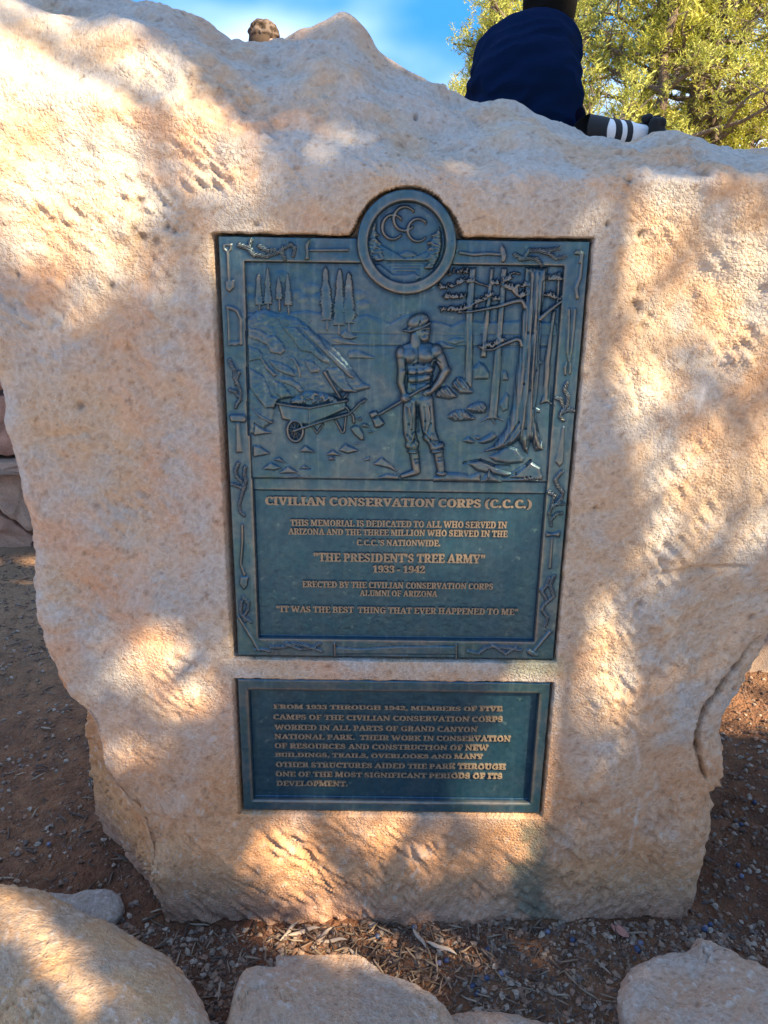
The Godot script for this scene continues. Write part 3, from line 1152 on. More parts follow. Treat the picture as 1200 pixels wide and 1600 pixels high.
	for k in [[9,178,20,178,28,181,38,179,49,182,56,189], [27,206,27,181], [6,187,9,162,8,135], [57,182,53,159,49,140], [9,104,14,75,12,55], [20,65,26,47,19,39], [40,105,43,81,42,65], [50,105,53,77,48,61], [26,114,29,85,32,61], [12,55,29,39], [40,59,54,47,68,45], [26,170,26,139], [13,160,48,163], [16,145,41,149], [58,187,65,182], [19,110,17,93], [48,49,62,39], [26,11,34,12], [28,5,35,6], [68,15,75,16], [68,9,76,11]]:
		groove(k, 2.1, 1.5)
	for k in [[46,111,51,89,48,73], [14,104,19,83,18,67], [24,59,21,45], [55,57,56,47]]:
		bar(k, 2.2, 1.4, b + 6.0, 3.4)
	id("hat")
	poly([3,236,9,244,12,254,18,259,26,263,38,257,46,249,37,243,31,241,26,237,19,235,11,233], b, b + 9.0, 7.0)
	ell([26,250], 19, 12, b + 4.0, 8.5, 0.35, 1.0)
	bar([3,235,13,234,24,238,34,241,46,248], 2.2, 1.6, b + 7.0, 3.4)
	groove([29,262,29,250,26,241], 2.0, 1.4)
	id("axe")
	bar([-41,89,-20,102,3,116], 2.6, 2.4, 5.5, 4.2)
	bar([16,126,30,135,47,144], 2.8, 2.6, b + 7.0, 5.0)
	poly([-56,93,-42,98,-38,90,-51,83], 5.0, 9.0, 3.0, true)
	poly([-51,83,-38,89,-27,75,-35,68,-45,66], 5.0, 8.2, 4.0, true)
	id("hand")
	ell([9,121], 11, 9, b + 2.0, 9.5, 0.3)
	groove([8,126,18,120], 1.6, 1.4)
	groove([7,121,16,115], 1.6, 1.2)
	id("hand")
	ell([44,131], 10, 8, b + 2.0, 9.0, 0.5)
	groove([39,132,46,126], 1.6, 1.3)
	# ---- sculptor's scrawl, foot of the picture
	id("signature")
	for k in [[225,-16,223,-19,226,-21,224,-23], [230,-23,231,-17,234,-22], [235,-22,236,-18,238,-22,240,-19,241,-22], [244,-22,245,-16], [247,-22,250,-19,247,-17], [253,-22,254,-17]]:
		bar(k, 1.1, 1.1, 7.4, 1.6)
	# ---- tools and ropes on the border
	var f0 := 7.4
	fatten = 1.3
	id("shovel")
	bar([-296,367,-290,368,-284,368,-285,361,-290,356,-295,361,-296,367], 1.7, 1.7, f0, 2.6)
	bar([-290,356,-290,333,-290,311], 2.0, 2.0, f0, 3.2)
	poly([-297,311,-290,313,-280,314,-281,300,-289,292,-296,297], f0, 10.6, 3.0)
	id("bow_saw")
	bar([-294,269,-286,267,-278,263,-273,251,-274,209], 2.6, 2.4, f0, 3.2)
	bar([-294,269,-294,237,-295,207], 1.6, 1.6, f0, 2.4)
	poly([-296,213,-272,214,-273,205,-278,207,-284,204,-290,206,-296,203], f0, 9.6, 2.0)
	for k in [[-295,181,-292,172,-287,165,-288,153,-283,143,-278,129,-279,114,-285,107,-288,100], [-280,161,-283,153,-285,141], [-296,130,-287,127,-282,119]]:
		id("rope")
		rope(k, f0)
	id("sledgehammer")
	poly([-301,85,-297,88,-272,88,-268,80,-272,73,-298,74], f0, 11.4, 4.0)
	poly([-290,75,-281,75,-278,19,-292,18], f0, 10.6, 5.0)
	for k in [[-288,0,-293,-12,-292,-23,-284,-32,-277,-44], [-276,-7,-278,-19,-275,-32,-280,-47,-284,-59,-289,-77,-288,-90,-281,-97], [-300,-39,-287,-43,-279,-47]]:
		id("rope")
		rope(k, f0)
	id("shovel")
	bar([-285,-116,-286,-148,-291,-193,-285,-213], 2.2, 2.2, f0, 3.4)
	poly([-294,-216,-276,-216,-280,-237,-288,-245,-296,-232], f0, 10.4, 3.5)
	for k in [[-289,-258,-280,-270,-282,-285,-290,-298,-287,-308], [-293,-267,-295,-281,-294,-295,-276,-310]]:
		id("rope")
		rope(k, f0)
	id("pickaxe")
	bar([-299,-300,-282,-333,-264,-369], 2.1, 2.1, f0, 3.4)
	bar([-273,-369,-263,-367,-252,-368,-244,-371], 1.6, 2.4, f0, 3.0)
	id("claw_hammer")
	poly([-164,370,-159,377,-155,380,-153,377,-156,365,-156,355,-154,346,-165,345,-162,355], f0, 11.0, 3.0)
	poly([-157,364,-90,366,-89,359,-157,358], f0, 10.6, 4.0)
	for k in [[-271,367,-258,364,-248,353,-227,350,-208,357,-197,364,-186,370,-179,365,-182,352], [-251,375,-254,366,-250,356,-246,351], [-238,366,-224,359,-213,361], [-199,365,-201,357,-196,347]]:
		id("rope")
		rope(k, f0)
	id("hammer")
	bar([92,361,115,358,138,360,157,359], 2.5, 2.2, f0, 3.2)
	poly([156,368,159,377,166,369,170,358,167,346,159,346,159,356], f0, 11.0, 3.0)
	for k in [[182,359,196,353,205,366,224,366,239,367,254,370], [192,352,205,354,218,353,228,343], [223,366,239,361,250,354,265,357]]:
		id("rope")
		rope(k, f0)
	id("axe")
	bar([293,349,293,327,288,309,291,293], 2.2, 2.9, f0, 3.4)
	poly([277,361,281,368,290,369,297,362,295,346,286,346,288,359], f0, 11.0, 3.0)
	id("post_hole_digger")
	bar([279,273,281,238,282,201], 2.1, 2.1, f0, 3.0)
	bar([289,273,289,239,288,201], 2.1, 2.1, f0, 3.0)
	bar([282,202,286,187], 1.7, 1.7, f0, 2.6)
	bar([288,203,287,187], 1.7, 1.7, f0, 2.6)
	poly([276,178,281,188,284,185,285,163,279,162], f0, 10.6, 4.0)
	poly([285,185,288,188,293,179,292,165,286,163], f0, 10.6, 4.0)
	for k in [[285,150,282,139,290,125,289,112,280,100,278,92,285,85], [269,124,277,122,283,110], [282,100,291,104,302,103]]:
		id("rope")
		rope(k, f0)
	id("hand_saw")
	poly([283,77,289,74,292,31,292,8,285,0,275,11,278,25], f0, 9.8, 4.0)
	for k in [[289,-8,279,-22,285,-34,295,-45,292,-58,278,-72,273,-85,279,-109], [270,-46,280,-51,277,-69], [277,-72,286,-67,299,-67], [279,-95,288,-85,296,-85]]:
		id("rope")
		rope(k, f0)
	id("maul")
	poly([268,-120,282,-123,297,-118,297,-132,283,-129,270,-132], f0, 11.2, 4.0)
	poly([280,-130,285,-130,287,-194,279,-194], f0, 10.4, 4.0)
	for k in [[292,-207,286,-226,295,-248,280,-264,274,-276,287,-292,284,-310], [270,-237,276,-246,281,-255], [284,-212,280,-226,271,-240]]:
		id("rope")
		rope(k, f0)
	id("hammer")
	bar([293,-323,267,-362], 2.9, 2.4, f0, 3.4)
	poly([250,-362,256,-358,268,-364,277,-373,266,-376,254,-370], f0, 10.8, 3.0)
	id("crosscut_saw")
	poly([-117,-360,-70,-363,3,-357,116,-355,117,-374,-117,-376], f0 - 1.0, 9.0, 2.0, true)
	bar([-118,-352,-117,-378], 2.0, 2.0, f0, 3.4)
	bar([116,-352,117,-381], 2.0, 2.0, f0, 3.4)
	for k in [[-240,-362,-218,-362,-195,-354,-173,-358,-158,-363,-143,-369], [-211,-354,-186,-365,-160,-363,-146,-353], [140,-366,160,-370,172,-358,188,-354,220,-358,241,-362], [185,-352,201,-362,212,-370,231,-355]]:
		id("rope")
		rope(k, f0)
	fatten = 1.0
	# ---- medallion
	id("medallion_ring")
	for j in RV:
		for i in RU:
			var d := (R0 + Vector2(i, j) * CELL).distance_to(mc)
			if d <= 81.6:
				var k := j * RU + i
				RI[k] = raw_id
				RH[k] = 4.5 + 8.5 * smoothstep(61.5, 64.5, d) - 2.0 * smoothstep(79.0, 81.5, d)
	id("medallion_mountains")
	poly([-48,377,-28,367,-8,357,-1,361,5,363,15,361,23,356,35,361,51,367,52,347,-43,346], 4.6, 6.2, 2.5)
	groove([-7,356,2,352,15,353,23,356], 1.6, 1.0)
	for k in [[-28,343,35,344], [-24,339,29,340], [-18,335,26,335], [-11,330,19,330]]:
		groove(k, 1.4, 1.0)
	id("medallion_shore")
	poly([-54,342,-39,341,-28,333,-17,325,3,325,19,328,31,321,20,314,3,309,-22,315,-43,328], 4.6, 6.6, 2.5)
	id("medallion_fir")
	poly([-48,414,-45,400,-47,394,-40,386,-46,383,-36,372,-42,370,-30,361,-35,358,-28,347,-48,344,-55,349,-59,363,-60,378,-57,392], 4.8, 8.0, 4.0)
	texture_of(raw_id, 2.2, 0.7, 2.0, 64)
	id("medallion_fir")
	poly([57,401,50,392,42,387,46,382,34,374,43,371,36,362,42,359,32,351,41,345,32,337,41,332,49,336,58,351,62,370,61,389], 4.8, 8.0, 4.0)
	texture_of(raw_id, 2.2, 0.7, 2.0, 65)
	for c in [[[-19,399], 105.0, 112.0, 0.75], [[0,412], 108.0, 110.0, 0.75], [[22,395], 100.0, 104.0, 0.7]]:
		id("letter_c")
		var ring := []
		for s in 25:
			var an := lerpf(0.75, TAU - 0.72, s / 24.0)
			ring.append_array([c[0][0] + c[1] * 0.166 * cos(an), c[0][1] + c[2] * 0.166 * sin(an)])
		bar(ring.slice(0, 26), 1.6, 3.1, 5.4, 3.2)
		bar(ring.slice(24), 3.1, 1.5, 5.4, 3.2)
		bar([ring[0] - 0.5, ring[1] + 2.0, ring[0] + 0.8, ring[1] - 2.2], 1.5, 1.0, 5.4, 3.0)
	relief_meshes(o, 1.2, -0.0152)
	# the cast edge
	var e := PackedVector2Array()
	e.append(Vector2(-0.305, -0.382)); e.append(Vector2(-0.305, 0.382))
	for s in 41:
		var an := PI - 0.086 - (PI - 0.172) * s / 40.0
		e.append(Vector2(0.004 + 0.0812 * cos(an), 0.375 + 0.0812 * sin(an)))
	e.append(Vector2(0.305, 0.382)); e.append(Vector2(0.305, -0.382))
	slab_edge(o, e, -0.036, -0.007)
	# ---- lettering
	for t in [["CIVILIAN CONSERVATION CORPS (C.C.C.)", [-242,-83,241,-60], 17.0], ["THIS MEMORIAL IS DEDICATED TO ALL WHO SERVED IN", [-198,-119,199,-104], 10.4], ["ARIZONA AND THE THREE MILLION WHO SERVED IN THE", [-202,-136,201,-121], 10.4],
			["C.C.C.'S NATIONWIDE.", [-76,-155,78,-142], 10.0], ["\"THE PRESIDENT'S TREE ARMY\"", [-156,-188,162,-169], 14.5], ["1933 - 1942", [-46,-208,51,-193], 12.5],
			["ERECTED BY THE CIVILIAN CONSERVATION CORPS", [-178,-241,180,-225], 10.6], ["ALUMNI OF ARIZONA", [-70,-257,76,-242], 10.4], ["\"IT WAS THE BEST  THING THAT EVER HAPPENED TO ME\"", [-228,-294,231,-275], 11.0]]:
		var q: Array = t[1]
		var mid: float = (q[1] + q[3]) * 0.5
		lettering(o, t[0], [q[0], mid - t[2] * 0.56, q[2], mid + t[2] * 0.56], 0.008, -0.0142)


# ---------------------------------------------------------------- ground
var lie_big := noise(401, 0.5, 3)
var lie_mid := noise(402, 3.0, 3)
var lie_small := noise(403, 24.0, 3)


func ground_height(x: float, z: float) -> float:
	var near := clampf(1.0 - (absf(x) + absf(z)) / 14.0, 0.0, 1.0)
	var y := (lie_big.get_noise_2d(x, z) * 0.05 * smoothstep(1.5, 4.0, absf(x) + absf(z)) + lie_mid.get_noise_2d(x, z) * 0.022 + lie_small.get_noise_2d(x, z) * 0.008) * near
	# soil banked a little against the foot of the rock
	return y + 0.014 * exp(-pow((z - 0.05) / 0.09, 2.0)) * smoothstep(0.75, 0.5, absf(x))


func ground() -> void:
	# one sheet: fine near the boulder, coarse out to the horizon
	var xs := PackedFloat32Array()
	var t := -1.0
	for k in 361:
		t = (k - 180) / 180.0
		xs.append(signf(t) * (2.2 * absf(t) + 0.5 * pow(absf(t), 3.0) + 150.0 * pow(absf(t), 16.0)))
	var n := xs.size()
	var tone := noise(404, 0.9, 4)
	var tone2 := noise(405, 12.0, 3)
	var p := PackedVector3Array()
	var c := PackedColorArray()
	for j in n:
		for i in n:
			var x := xs[i]
			var z := -xs[j] - 0.6
			var y := ground_height(x, z)
			p.append(Vector3(x, y, z))
			var f := clampf(0.5 + tone.get_noise_2d(x, z) * 1.2, 0.0, 1.0)
			var g := clampf(0.5 + tone2.get_noise_2d(x, z) * 1.3, 0.0, 1.0)
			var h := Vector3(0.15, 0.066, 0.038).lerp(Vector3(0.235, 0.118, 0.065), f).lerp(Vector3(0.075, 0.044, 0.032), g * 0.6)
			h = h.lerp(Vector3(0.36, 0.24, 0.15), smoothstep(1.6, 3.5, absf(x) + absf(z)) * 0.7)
			c.append(Color(h.x, h.y, h.z))
	var o := part("ground", grid_mesh(p, n, n, false, c), M.soil)
	structure(o)


func pavement() -> void:
	# pale concrete path that runs past the front of the bed, behind the photographer
	var box := BoxMesh.new()
	box.size = Vector3(60, 0.12, 9.0)
	var m := StandardMaterial3D.new()
	m.albedo_color = lin(0.50, 0.44, 0.37)
	m.roughness = 0.9
	m.uv1_triplanar = true
	m.heightmap_enabled = true
	m.heightmap_texture = M.stone.heightmap_texture
	m.heightmap_scale = 0.3
	var o := part("pavement", box, m)
	o.position = Vector3(0, -0.02, 6.0)
	structure(o)


# ---------------------------------------------------------------- low masonry wall, far left
func wall_stone(ring: PackedVector2Array, z0: float, depth: float, sd: int) -> ArrayMesh:
	# an irregular slab face: outline (x, y), set forward to z0, with rounded arrises and a rough face
	var n := noise(500 + sd, 9.0, 3)
	var pts := PackedVector2Array()
	var m := ring.size()
	for i in m:
		for s in 10:
			pts.append(ring[i].lerp(ring[(i + 1) % m], s / 10.0))
	var mid := Vector2.ZERO
	for q in pts:
		mid += q
	mid /= pts.size()
	var p := PackedVector3Array()
	var c := PackedColorArray()
	var base := [Vector3(0.54, 0.31, 0.21), Vector3(0.50, 0.27, 0.19), Vector3(0.58, 0.38, 0.27), Vector3(0.50, 0.33, 0.24)][sd % 4] as Vector3
	var levels := [[1.0, -depth], [1.0, -0.02], [0.985, -0.006], [0.95, 0.0], [0.75, 0.004], [0.45, 0.004], [0.02, 0.002]]
	for l in levels:
		for q in pts:
			var g := mid + (q - mid) * float(l[0])
			var w := Vector2(n.get_noise_2d(q.x * 2.0, q.y * 2.0), n.get_noise_2d(q.y * 2.0 + 5.0, q.x * 2.0)) * 0.014 * float(l[0])
			p.append(Vector3(g.x + w.x, g.y + w.y, z0 + float(l[1]) + n.get_noise_2d(g.x * 1.5, g.y * 1.5) * 0.02))
			var f := n.get_noise_3d(g.x * 0.6, g.y * 1.4, 3.0)
			var h := base * (1.0 + f * 0.5)
			c.append(Color(h.x, h.y, h.z))
	return grid_mesh(p, pts.size(), levels.size(), true, c)


func stone_wall() -> void:
	var o := thing("stone_wall", "low wall of mortared reddish sandstone slabs behind the boulder's left edge", "wall", Vector3(-2.6, 0, -2.42))
	var core := BoxMesh.new()
	core.size = Vector3(2.3, 1.18, 0.42)
	var mortar := StandardMaterial3D.new()
	mortar.albedo_color = lin(0.16, 0.14, 0.125)
	mortar.roughness = 1.0
	mortar.uv1_triplanar = true
	mortar.heightmap_enabled = true
	mortar.heightmap_texture = M.stone.heightmap_texture
	mortar.heightmap_scale = 1.0
	part("mortar", core, mortar, o).position = Vector3(-0.15, 0.49, -0.235)
	# x is measured along the wall; the end by the boulder is at +1
	var faces := [
		[0.42, -0.05, 0.78, -0.05, 0.80, 0.07, 0.60, 0.24, 0.44, 0.26], [0.81, -0.05, 1.0, -0.05, 1.0, 0.16, 0.9, 0.13, 0.82, 0.07], [0.63, 0.25, 0.80, 0.10, 0.90, 0.155, 0.87, 0.40, 0.66, 0.40], [0.90, 0.17, 1.0, 0.18, 1.0, 0.40, 0.885, 0.40],
		[0.30, 0.28, 0.61, 0.26, 0.64, 0.40, 0.28, 0.40], [-0.05, -0.05, 0.39, -0.05, 0.42, 0.25, 0.0, 0.22], [-0.4, -0.05, -0.08, -0.05, -0.03, 0.22, -0.36, 0.30], [-0.35, 0.32, 0.0, 0.25, 0.27, 0.28, 0.25, 0.40, -0.33, 0.40], [-0.9, -0.05, -0.43, -0.05, -0.38, 0.40, -0.92, 0.40],
		[0.58, 0.50, 1.0, 0.50, 1.0, 0.78, 0.72, 0.80, 0.56, 0.70], [0.05, 0.50, 0.55, 0.50, 0.53, 0.70, 0.30, 0.76, 0.04, 0.66], [-0.45, 0.50, 0.02, 0.50, 0.0, 0.74, -0.42, 0.72], [0.2, 0.79, 0.52, 0.73, 0.69, 0.82, 0.64, 1.0, 0.18, 1.0], [0.73, 0.83, 1.0, 0.81, 1.0, 1.0, 0.68, 1.0], [-0.4, 0.76, 0.0, 0.77, 0.16, 0.79, 0.14, 1.0, -0.4, 1.0], [-0.95, 0.50, -0.48, 0.50, -0.44, 1.0, -0.95, 1.0]]
	for k in faces.size():
		var ring := PackedVector2Array()
		for i in range(0, faces[k].size(), 2):
			ring.append(Vector2(faces[k][i], faces[k][i + 1]))
		ring.reverse()
		part("stone", wall_stone(ring, 0.03 + 0.012 * ((k * 3) % 4), 0.1, k), M.stone, o)
	for k in 4:
		var a := -1.0 + k * 0.505
		var ring := PackedVector2Array([Vector2(a, 0.485), Vector2(a + 0.49, 0.485), Vector2(a + 0.49, 0.42), Vector2(a, 0.42)])
		part("ledge_slab", wall_stone(ring, 0.14, 0.2, k + 20), M.stone, o)
	for k in 4:
		var a := -1.0 + k * 0.505
		var ring := PackedVector2Array([Vector2(a, 1.11), Vector2(a + 0.49, 1.11), Vector2(a + 0.49, 1.02), Vector2(a, 1.02)])
		part("cap_slab", wall_stone(ring, 0.09, 0.4, k + 30), M.stone, o)


# ---------------------------------------------------------------- loose rocks
# outline: flat list of x, z on the ground (seen from above, clockwise from the back left); crown: its height at a spot
func dome_rock(ring: Array, height: float, edge: float, sd: int, tint: Vector3, tint2: Vector3, bump: float, tilt := Vector2.ZERO, around := 220, rings := 90) -> ArrayMesh:
	var n := ring.size() / 2
	var pts := PackedVector2Array()
	var mid := Vector2.ZERO
	for k in around:
		var f := float(k) / around * n
		var i := int(f)
		var q: Vector2 = Vector2(ring[i * 2], ring[i * 2 + 1]).cubic_interpolate(Vector2(ring[(i + 1) % n * 2], ring[(i + 1) % n * 2 + 1]), Vector2(ring[(i + n - 1) % n * 2], ring[(i + n - 1) % n * 2 + 1]), Vector2(ring[(i + 2) % n * 2], ring[(i + 2) % n * 2 + 1]), f - i)
		pts.append(q)
		mid += q
	mid /= around
	var n1 := noise(600 + sd, 4.0, 3)
	var n2 := noise(620 + sd, 18.0, 3)
	var n3 := noise(640 + sd, 60.0, 2)
	var n4 := noise(660 + sd, 6.0, 4)
	var facet := noise(680 + sd, 3.4, 2, FastNoiseLite.TYPE_CELLULAR)
	facet.cellular_return_type = FastNoiseLite.RETURN_DISTANCE2_SUB
	var p := PackedVector3Array()
	for j in rings + 8:
		for k in around:
			var q := pts[k]
			if j < 8:
				p.append(Vector3(q.x, lerpf(-0.08, height * 0.45, j / 8.0), q.y))
			else:
				var w := pow((j - 7.0) / rings, 1.35)
				var g := q.lerp(mid, w)
				var d := g.distance_to(q)
				var b := clampf(d / edge, 0.0, 1.0)
				var y := height * (0.45 + 0.55 * sqrt(1.0 - (1.0 - b) * (1.0 - b))) + (tilt.x * (g.x - mid.x) + tilt.y * (g.y - mid.y)) * b
				p.append(Vector3(g.x, y, g.y))
	var nn := grid_normals(p, around, rings + 8, true)
	var c := PackedColorArray()
	for k in p.size():
		var q := p[k]
		var a := n1.get_noise_3d(q.x, q.y, q.z)
		var b := n2.get_noise_3d(q.x, q.y, q.z)
		var e := n3.get_noise_3d(q.x, q.y, q.z)
		var cr := absf(n4.get_noise_3d(q.x, q.y * 2.0, q.z))
		p[k] = q + nn[k] * ((facet.get_noise_3d(q.x + a * 0.05, q.y, q.z + b * 0.02) + 0.6) * bump * 1.9 + a * bump * 1.2 + (absf(b) - 0.2) * bump * 0.9 + e * bump * 0.2 - bump * 0.7 * smoothstep(0.035, 0.0, cr) * smoothstep(0.0, 0.25, a))
		var h := tint.lerp(tint2, clampf(0.5 + n4.get_noise_3d(q.x * 1.4 + 3.0, q.y, q.z * 1.4) * 1.6, 0.0, 1.0))
		h = h.lerp(Vector3(0.62, 0.55, 0.49), clampf((e - 0.25) * 2.0 + (b - 0.2), 0.0, 0.55))
		h = h.lerp(Vector3(0.25, 0.17, 0.12), clampf((-e - 0.35) * 2.0, 0.0, 0.5) + 0.15 * smoothstep(0.02, 0.0, cr) * smoothstep(0.0, 0.25, a))
		c.append(Color(h.x, h.y, h.z))
	return grid_mesh(p, around, rings + 8, true, c)


func rock(called: String, label: String, mesh: Mesh) -> MeshInstance3D:
	var o := part(called, mesh, M.stone)
	tag(o, label, "rock", "rocks edging the bed in front of the boulder")
	return o


func foreground_rocks() -> void:
	rock("rock", "big rounded tan rock in the lower left corner with a sunlit band across its top", dome_rock([-0.36, 0.66, -0.29, 0.42, -0.30, 0.30, -0.36, 0.20, -0.47, 0.12, -0.62, 0.045, -0.74, -0.01, -0.88, -0.01, -1.02, 0.08, -1.05, 0.3, -1.0, 0.6, -0.7, 0.75], 0.165, 0.22, 1, Vector3(0.54, 0.34, 0.19), Vector3(0.46, 0.34, 0.24), 0.008, Vector2(-0.12, -0.05)))
	rock("rock", "flat-topped slab of pinkish rock at the foot of the boulder, bottom centre", dome_rock([0.13, 0.72, 0.16, 0.45, 0.145, 0.30, 0.12, 0.225, 0.065, 0.18, 0.01, 0.16, -0.015, 0.14, -0.045, 0.115, -0.12, 0.112, -0.205, 0.116, -0.222, 0.122, -0.225, 0.146, -0.272, 0.152, -0.285, 0.19, -0.288, 0.35, -0.28, 0.65], 0.062, 0.014, 2, Vector3(0.52, 0.345, 0.225), Vector3(0.46, 0.35, 0.27), 0.006, Vector2(-0.02, -0.03)))
	rock("rock", "low half-buried slab right of the flat-topped one", dome_rock([0.40, 0.6, 0.37, 0.33, 0.33, 0.255, 0.26, 0.225, 0.18, 0.215, 0.13, 0.22, 0.11, 0.235, 0.13, 0.4, 0.1, 0.6], 0.03, 0.03, 3, Vector3(0.50, 0.34, 0.24), Vector3(0.46, 0.36, 0.28), 0.004))
	rock("rock", "broad pinkish rock with a small dark hole in the lower right corner", dome_rock([1.05, 0.65, 1.05, 0.33, 0.93, 0.225, 0.80, 0.19, 0.735, 0.155, 0.67, 0.105, 0.63, 0.095, 0.60, 0.125, 0.53, 0.13, 0.475, 0.155, 0.445, 0.19, 0.43, 0.25, 0.44, 0.34, 0.43, 0.5, 0.5, 0.7], 0.098, 0.045, 4, Vector3(0.52, 0.34, 0.235), Vector3(0.48, 0.37, 0.30), 0.010, Vector2(0.03, 0.02)))
	rock("rock", "small flat grey stone between the left rock and the boulder", dome_rock([-0.585, 0.0, -0.58, -0.05, -0.62, -0.085, -0.68, -0.085, -0.71, -0.075, -0.77, -0.08, -0.80, -0.05, -0.72, 0.0, -0.66, 0.05], 0.028, 0.02, 5, Vector3(0.36, 0.31, 0.28), Vector3(0.40, 0.33, 0.28), 0.004, Vector2.ZERO, 120, 40))
	var seat := part("boulder", dome_rock([1.75, -1.2, 1.8, -1.9, 1.5, -2.4, 0.7, -2.5, 0.1, -2.3, -0.05, -1.7, 0.05, -1.25, 0.6, -1.12, 1.3, -1.1], 1.735, 0.25, 7, Vector3(0.5, 0.38, 0.29), Vector3(0.45, 0.38, 0.33), 0.008, Vector2.ZERO, 140, 60), M.stone)
	tag(seat, "sandstone boulder behind the plaque boulder that the person in navy sits on", "boulder")
	# the boulder that the far visitor sits on, behind the left shoulder of the great one
	var back := part("boulder", dome_rock([0.5, -3.0, 0.2, -3.6, -0.6, -3.8, -1.4, -3.6, -1.6, -3.1, -1.3, -2.75, -0.4, -2.7, 0.3, -2.72], 1.78, 0.35, 6, Vector3(0.5, 0.36, 0.25), Vector3(0.45, 0.37, 0.3), 0.03, Vector2.ZERO, 120, 50), M.stone)
	tag(back, "second sandstone boulder standing behind the great one", "boulder")


# ---------------------------------------------------------------- gravel, bark and berries
func pebble_mesh(sd: int) -> ArrayMesh:
	# a broken chip of stone with flat faces
	var n := noise(700 + sd, 0.9, 2)
	var st := begin()
	st.set_smooth_group(-1)
	var rings := []
	for j in 5:
		var la := -PI / 2 + PI * j / 4.0
		var ring := []
		for i in 6:
			var lo := -TAU * (i + 0.5 * (j % 2)) / 6.0
			var d := Vector3(cos(la) * cos(lo), sin(la), cos(la) * sin(lo))
			ring.append(Vector3(d.x * 1.2, d.y * 0.62, d.z * 0.85) * (1.0 + n.get_noise_3dv(d * 1.4) * 0.9))
		rings.append(ring)
	for j in 4:
		for i in 6:
			var a = rings[j][i]
			var b = rings[j][(i + 1) % 6]
			var c = rings[j + 1][(i + 1) % 6]
			var d = rings[j + 1][i]
			for q in [a, d, c, a, c, b]:
				st.add_vertex(q)
	st.generate_normals()
	return st.commit()


func scatter(called: String, mesh: Mesh, mat: Material, count: int, size: Array, tints: Array, where: Callable, flat := false) -> void:
	var mm := MultiMesh.new()
	mm.transform_format = MultiMesh.TRANSFORM_3D
	mm.use_colors = true
	mm.mesh = mesh
	var ts := []
	var cs := []
	var tries := 0
	while ts.size() < count and tries < count * 6:
		tries += 1
		var q: Vector3 = where.call()
		if not q.is_finite() or q.y < -5.0:
			continue
		var s: float = lerpf(size[0], size[1], pow(rng.randf(), 3.2))
		var b := Basis(Vector3.UP, rng.randf() * TAU)
		b = b * Basis(Vector3(1, 0, 0), rng.randf_range(-0.35, 0.35)) * Basis(Vector3(0, 0, 1), rng.randf_range(-0.35, 0.35))
		ts.append(Transform3D(b.scaled_local(Vector3.ONE * s), Vector3(q.x, ground_height(q.x, q.z) + q.y + s * 0.25, q.z)))
		var t: Vector3 = tints[rng.randi() % tints.size()]
		t *= rng.randf_range(0.4, 0.8)
		cs.append(Color(t.x, t.y, t.z))
	mm.instance_count = ts.size()
	for k in ts.size():
		mm.set_instance_transform(k, ts[k])
		mm.set_instance_color(k, cs[k])
	var o := MultiMeshInstance3D.new()
	o.name = numbered(called)
	o.multimesh = mm
	o.material_override = mat
	add_child(o, true)
	o.set_meta("kind", "stuff")


func ground_spot() -> Vector3:
	# the open ground round the boulder, thinner in patches of bare soil
	var r := rng.randf()
	var q := Vector3.ZERO
	if r < 0.42:
		q = Vector3(rng.randf_range(-0.62, 1.25), 0, rng.randf_range(0.0, 0.42))
	elif r < 0.70:
		q = Vector3(rng.randf_range(0.6, 1.75), 0, rng.randf_range(-1.5, 0.2))
	else:
		q = Vector3(rng.randf_range(-2.2, -0.4), 0, rng.randf_range(-2.3, 0.25))
	var bare := noise(750, 2.3, 2).get_noise_2d(q.x, q.z)
	if rng.randf() < smoothstep(-0.1, -0.4, bare) * 0.7:
		return Vector3(0, -9, 0)
	return q


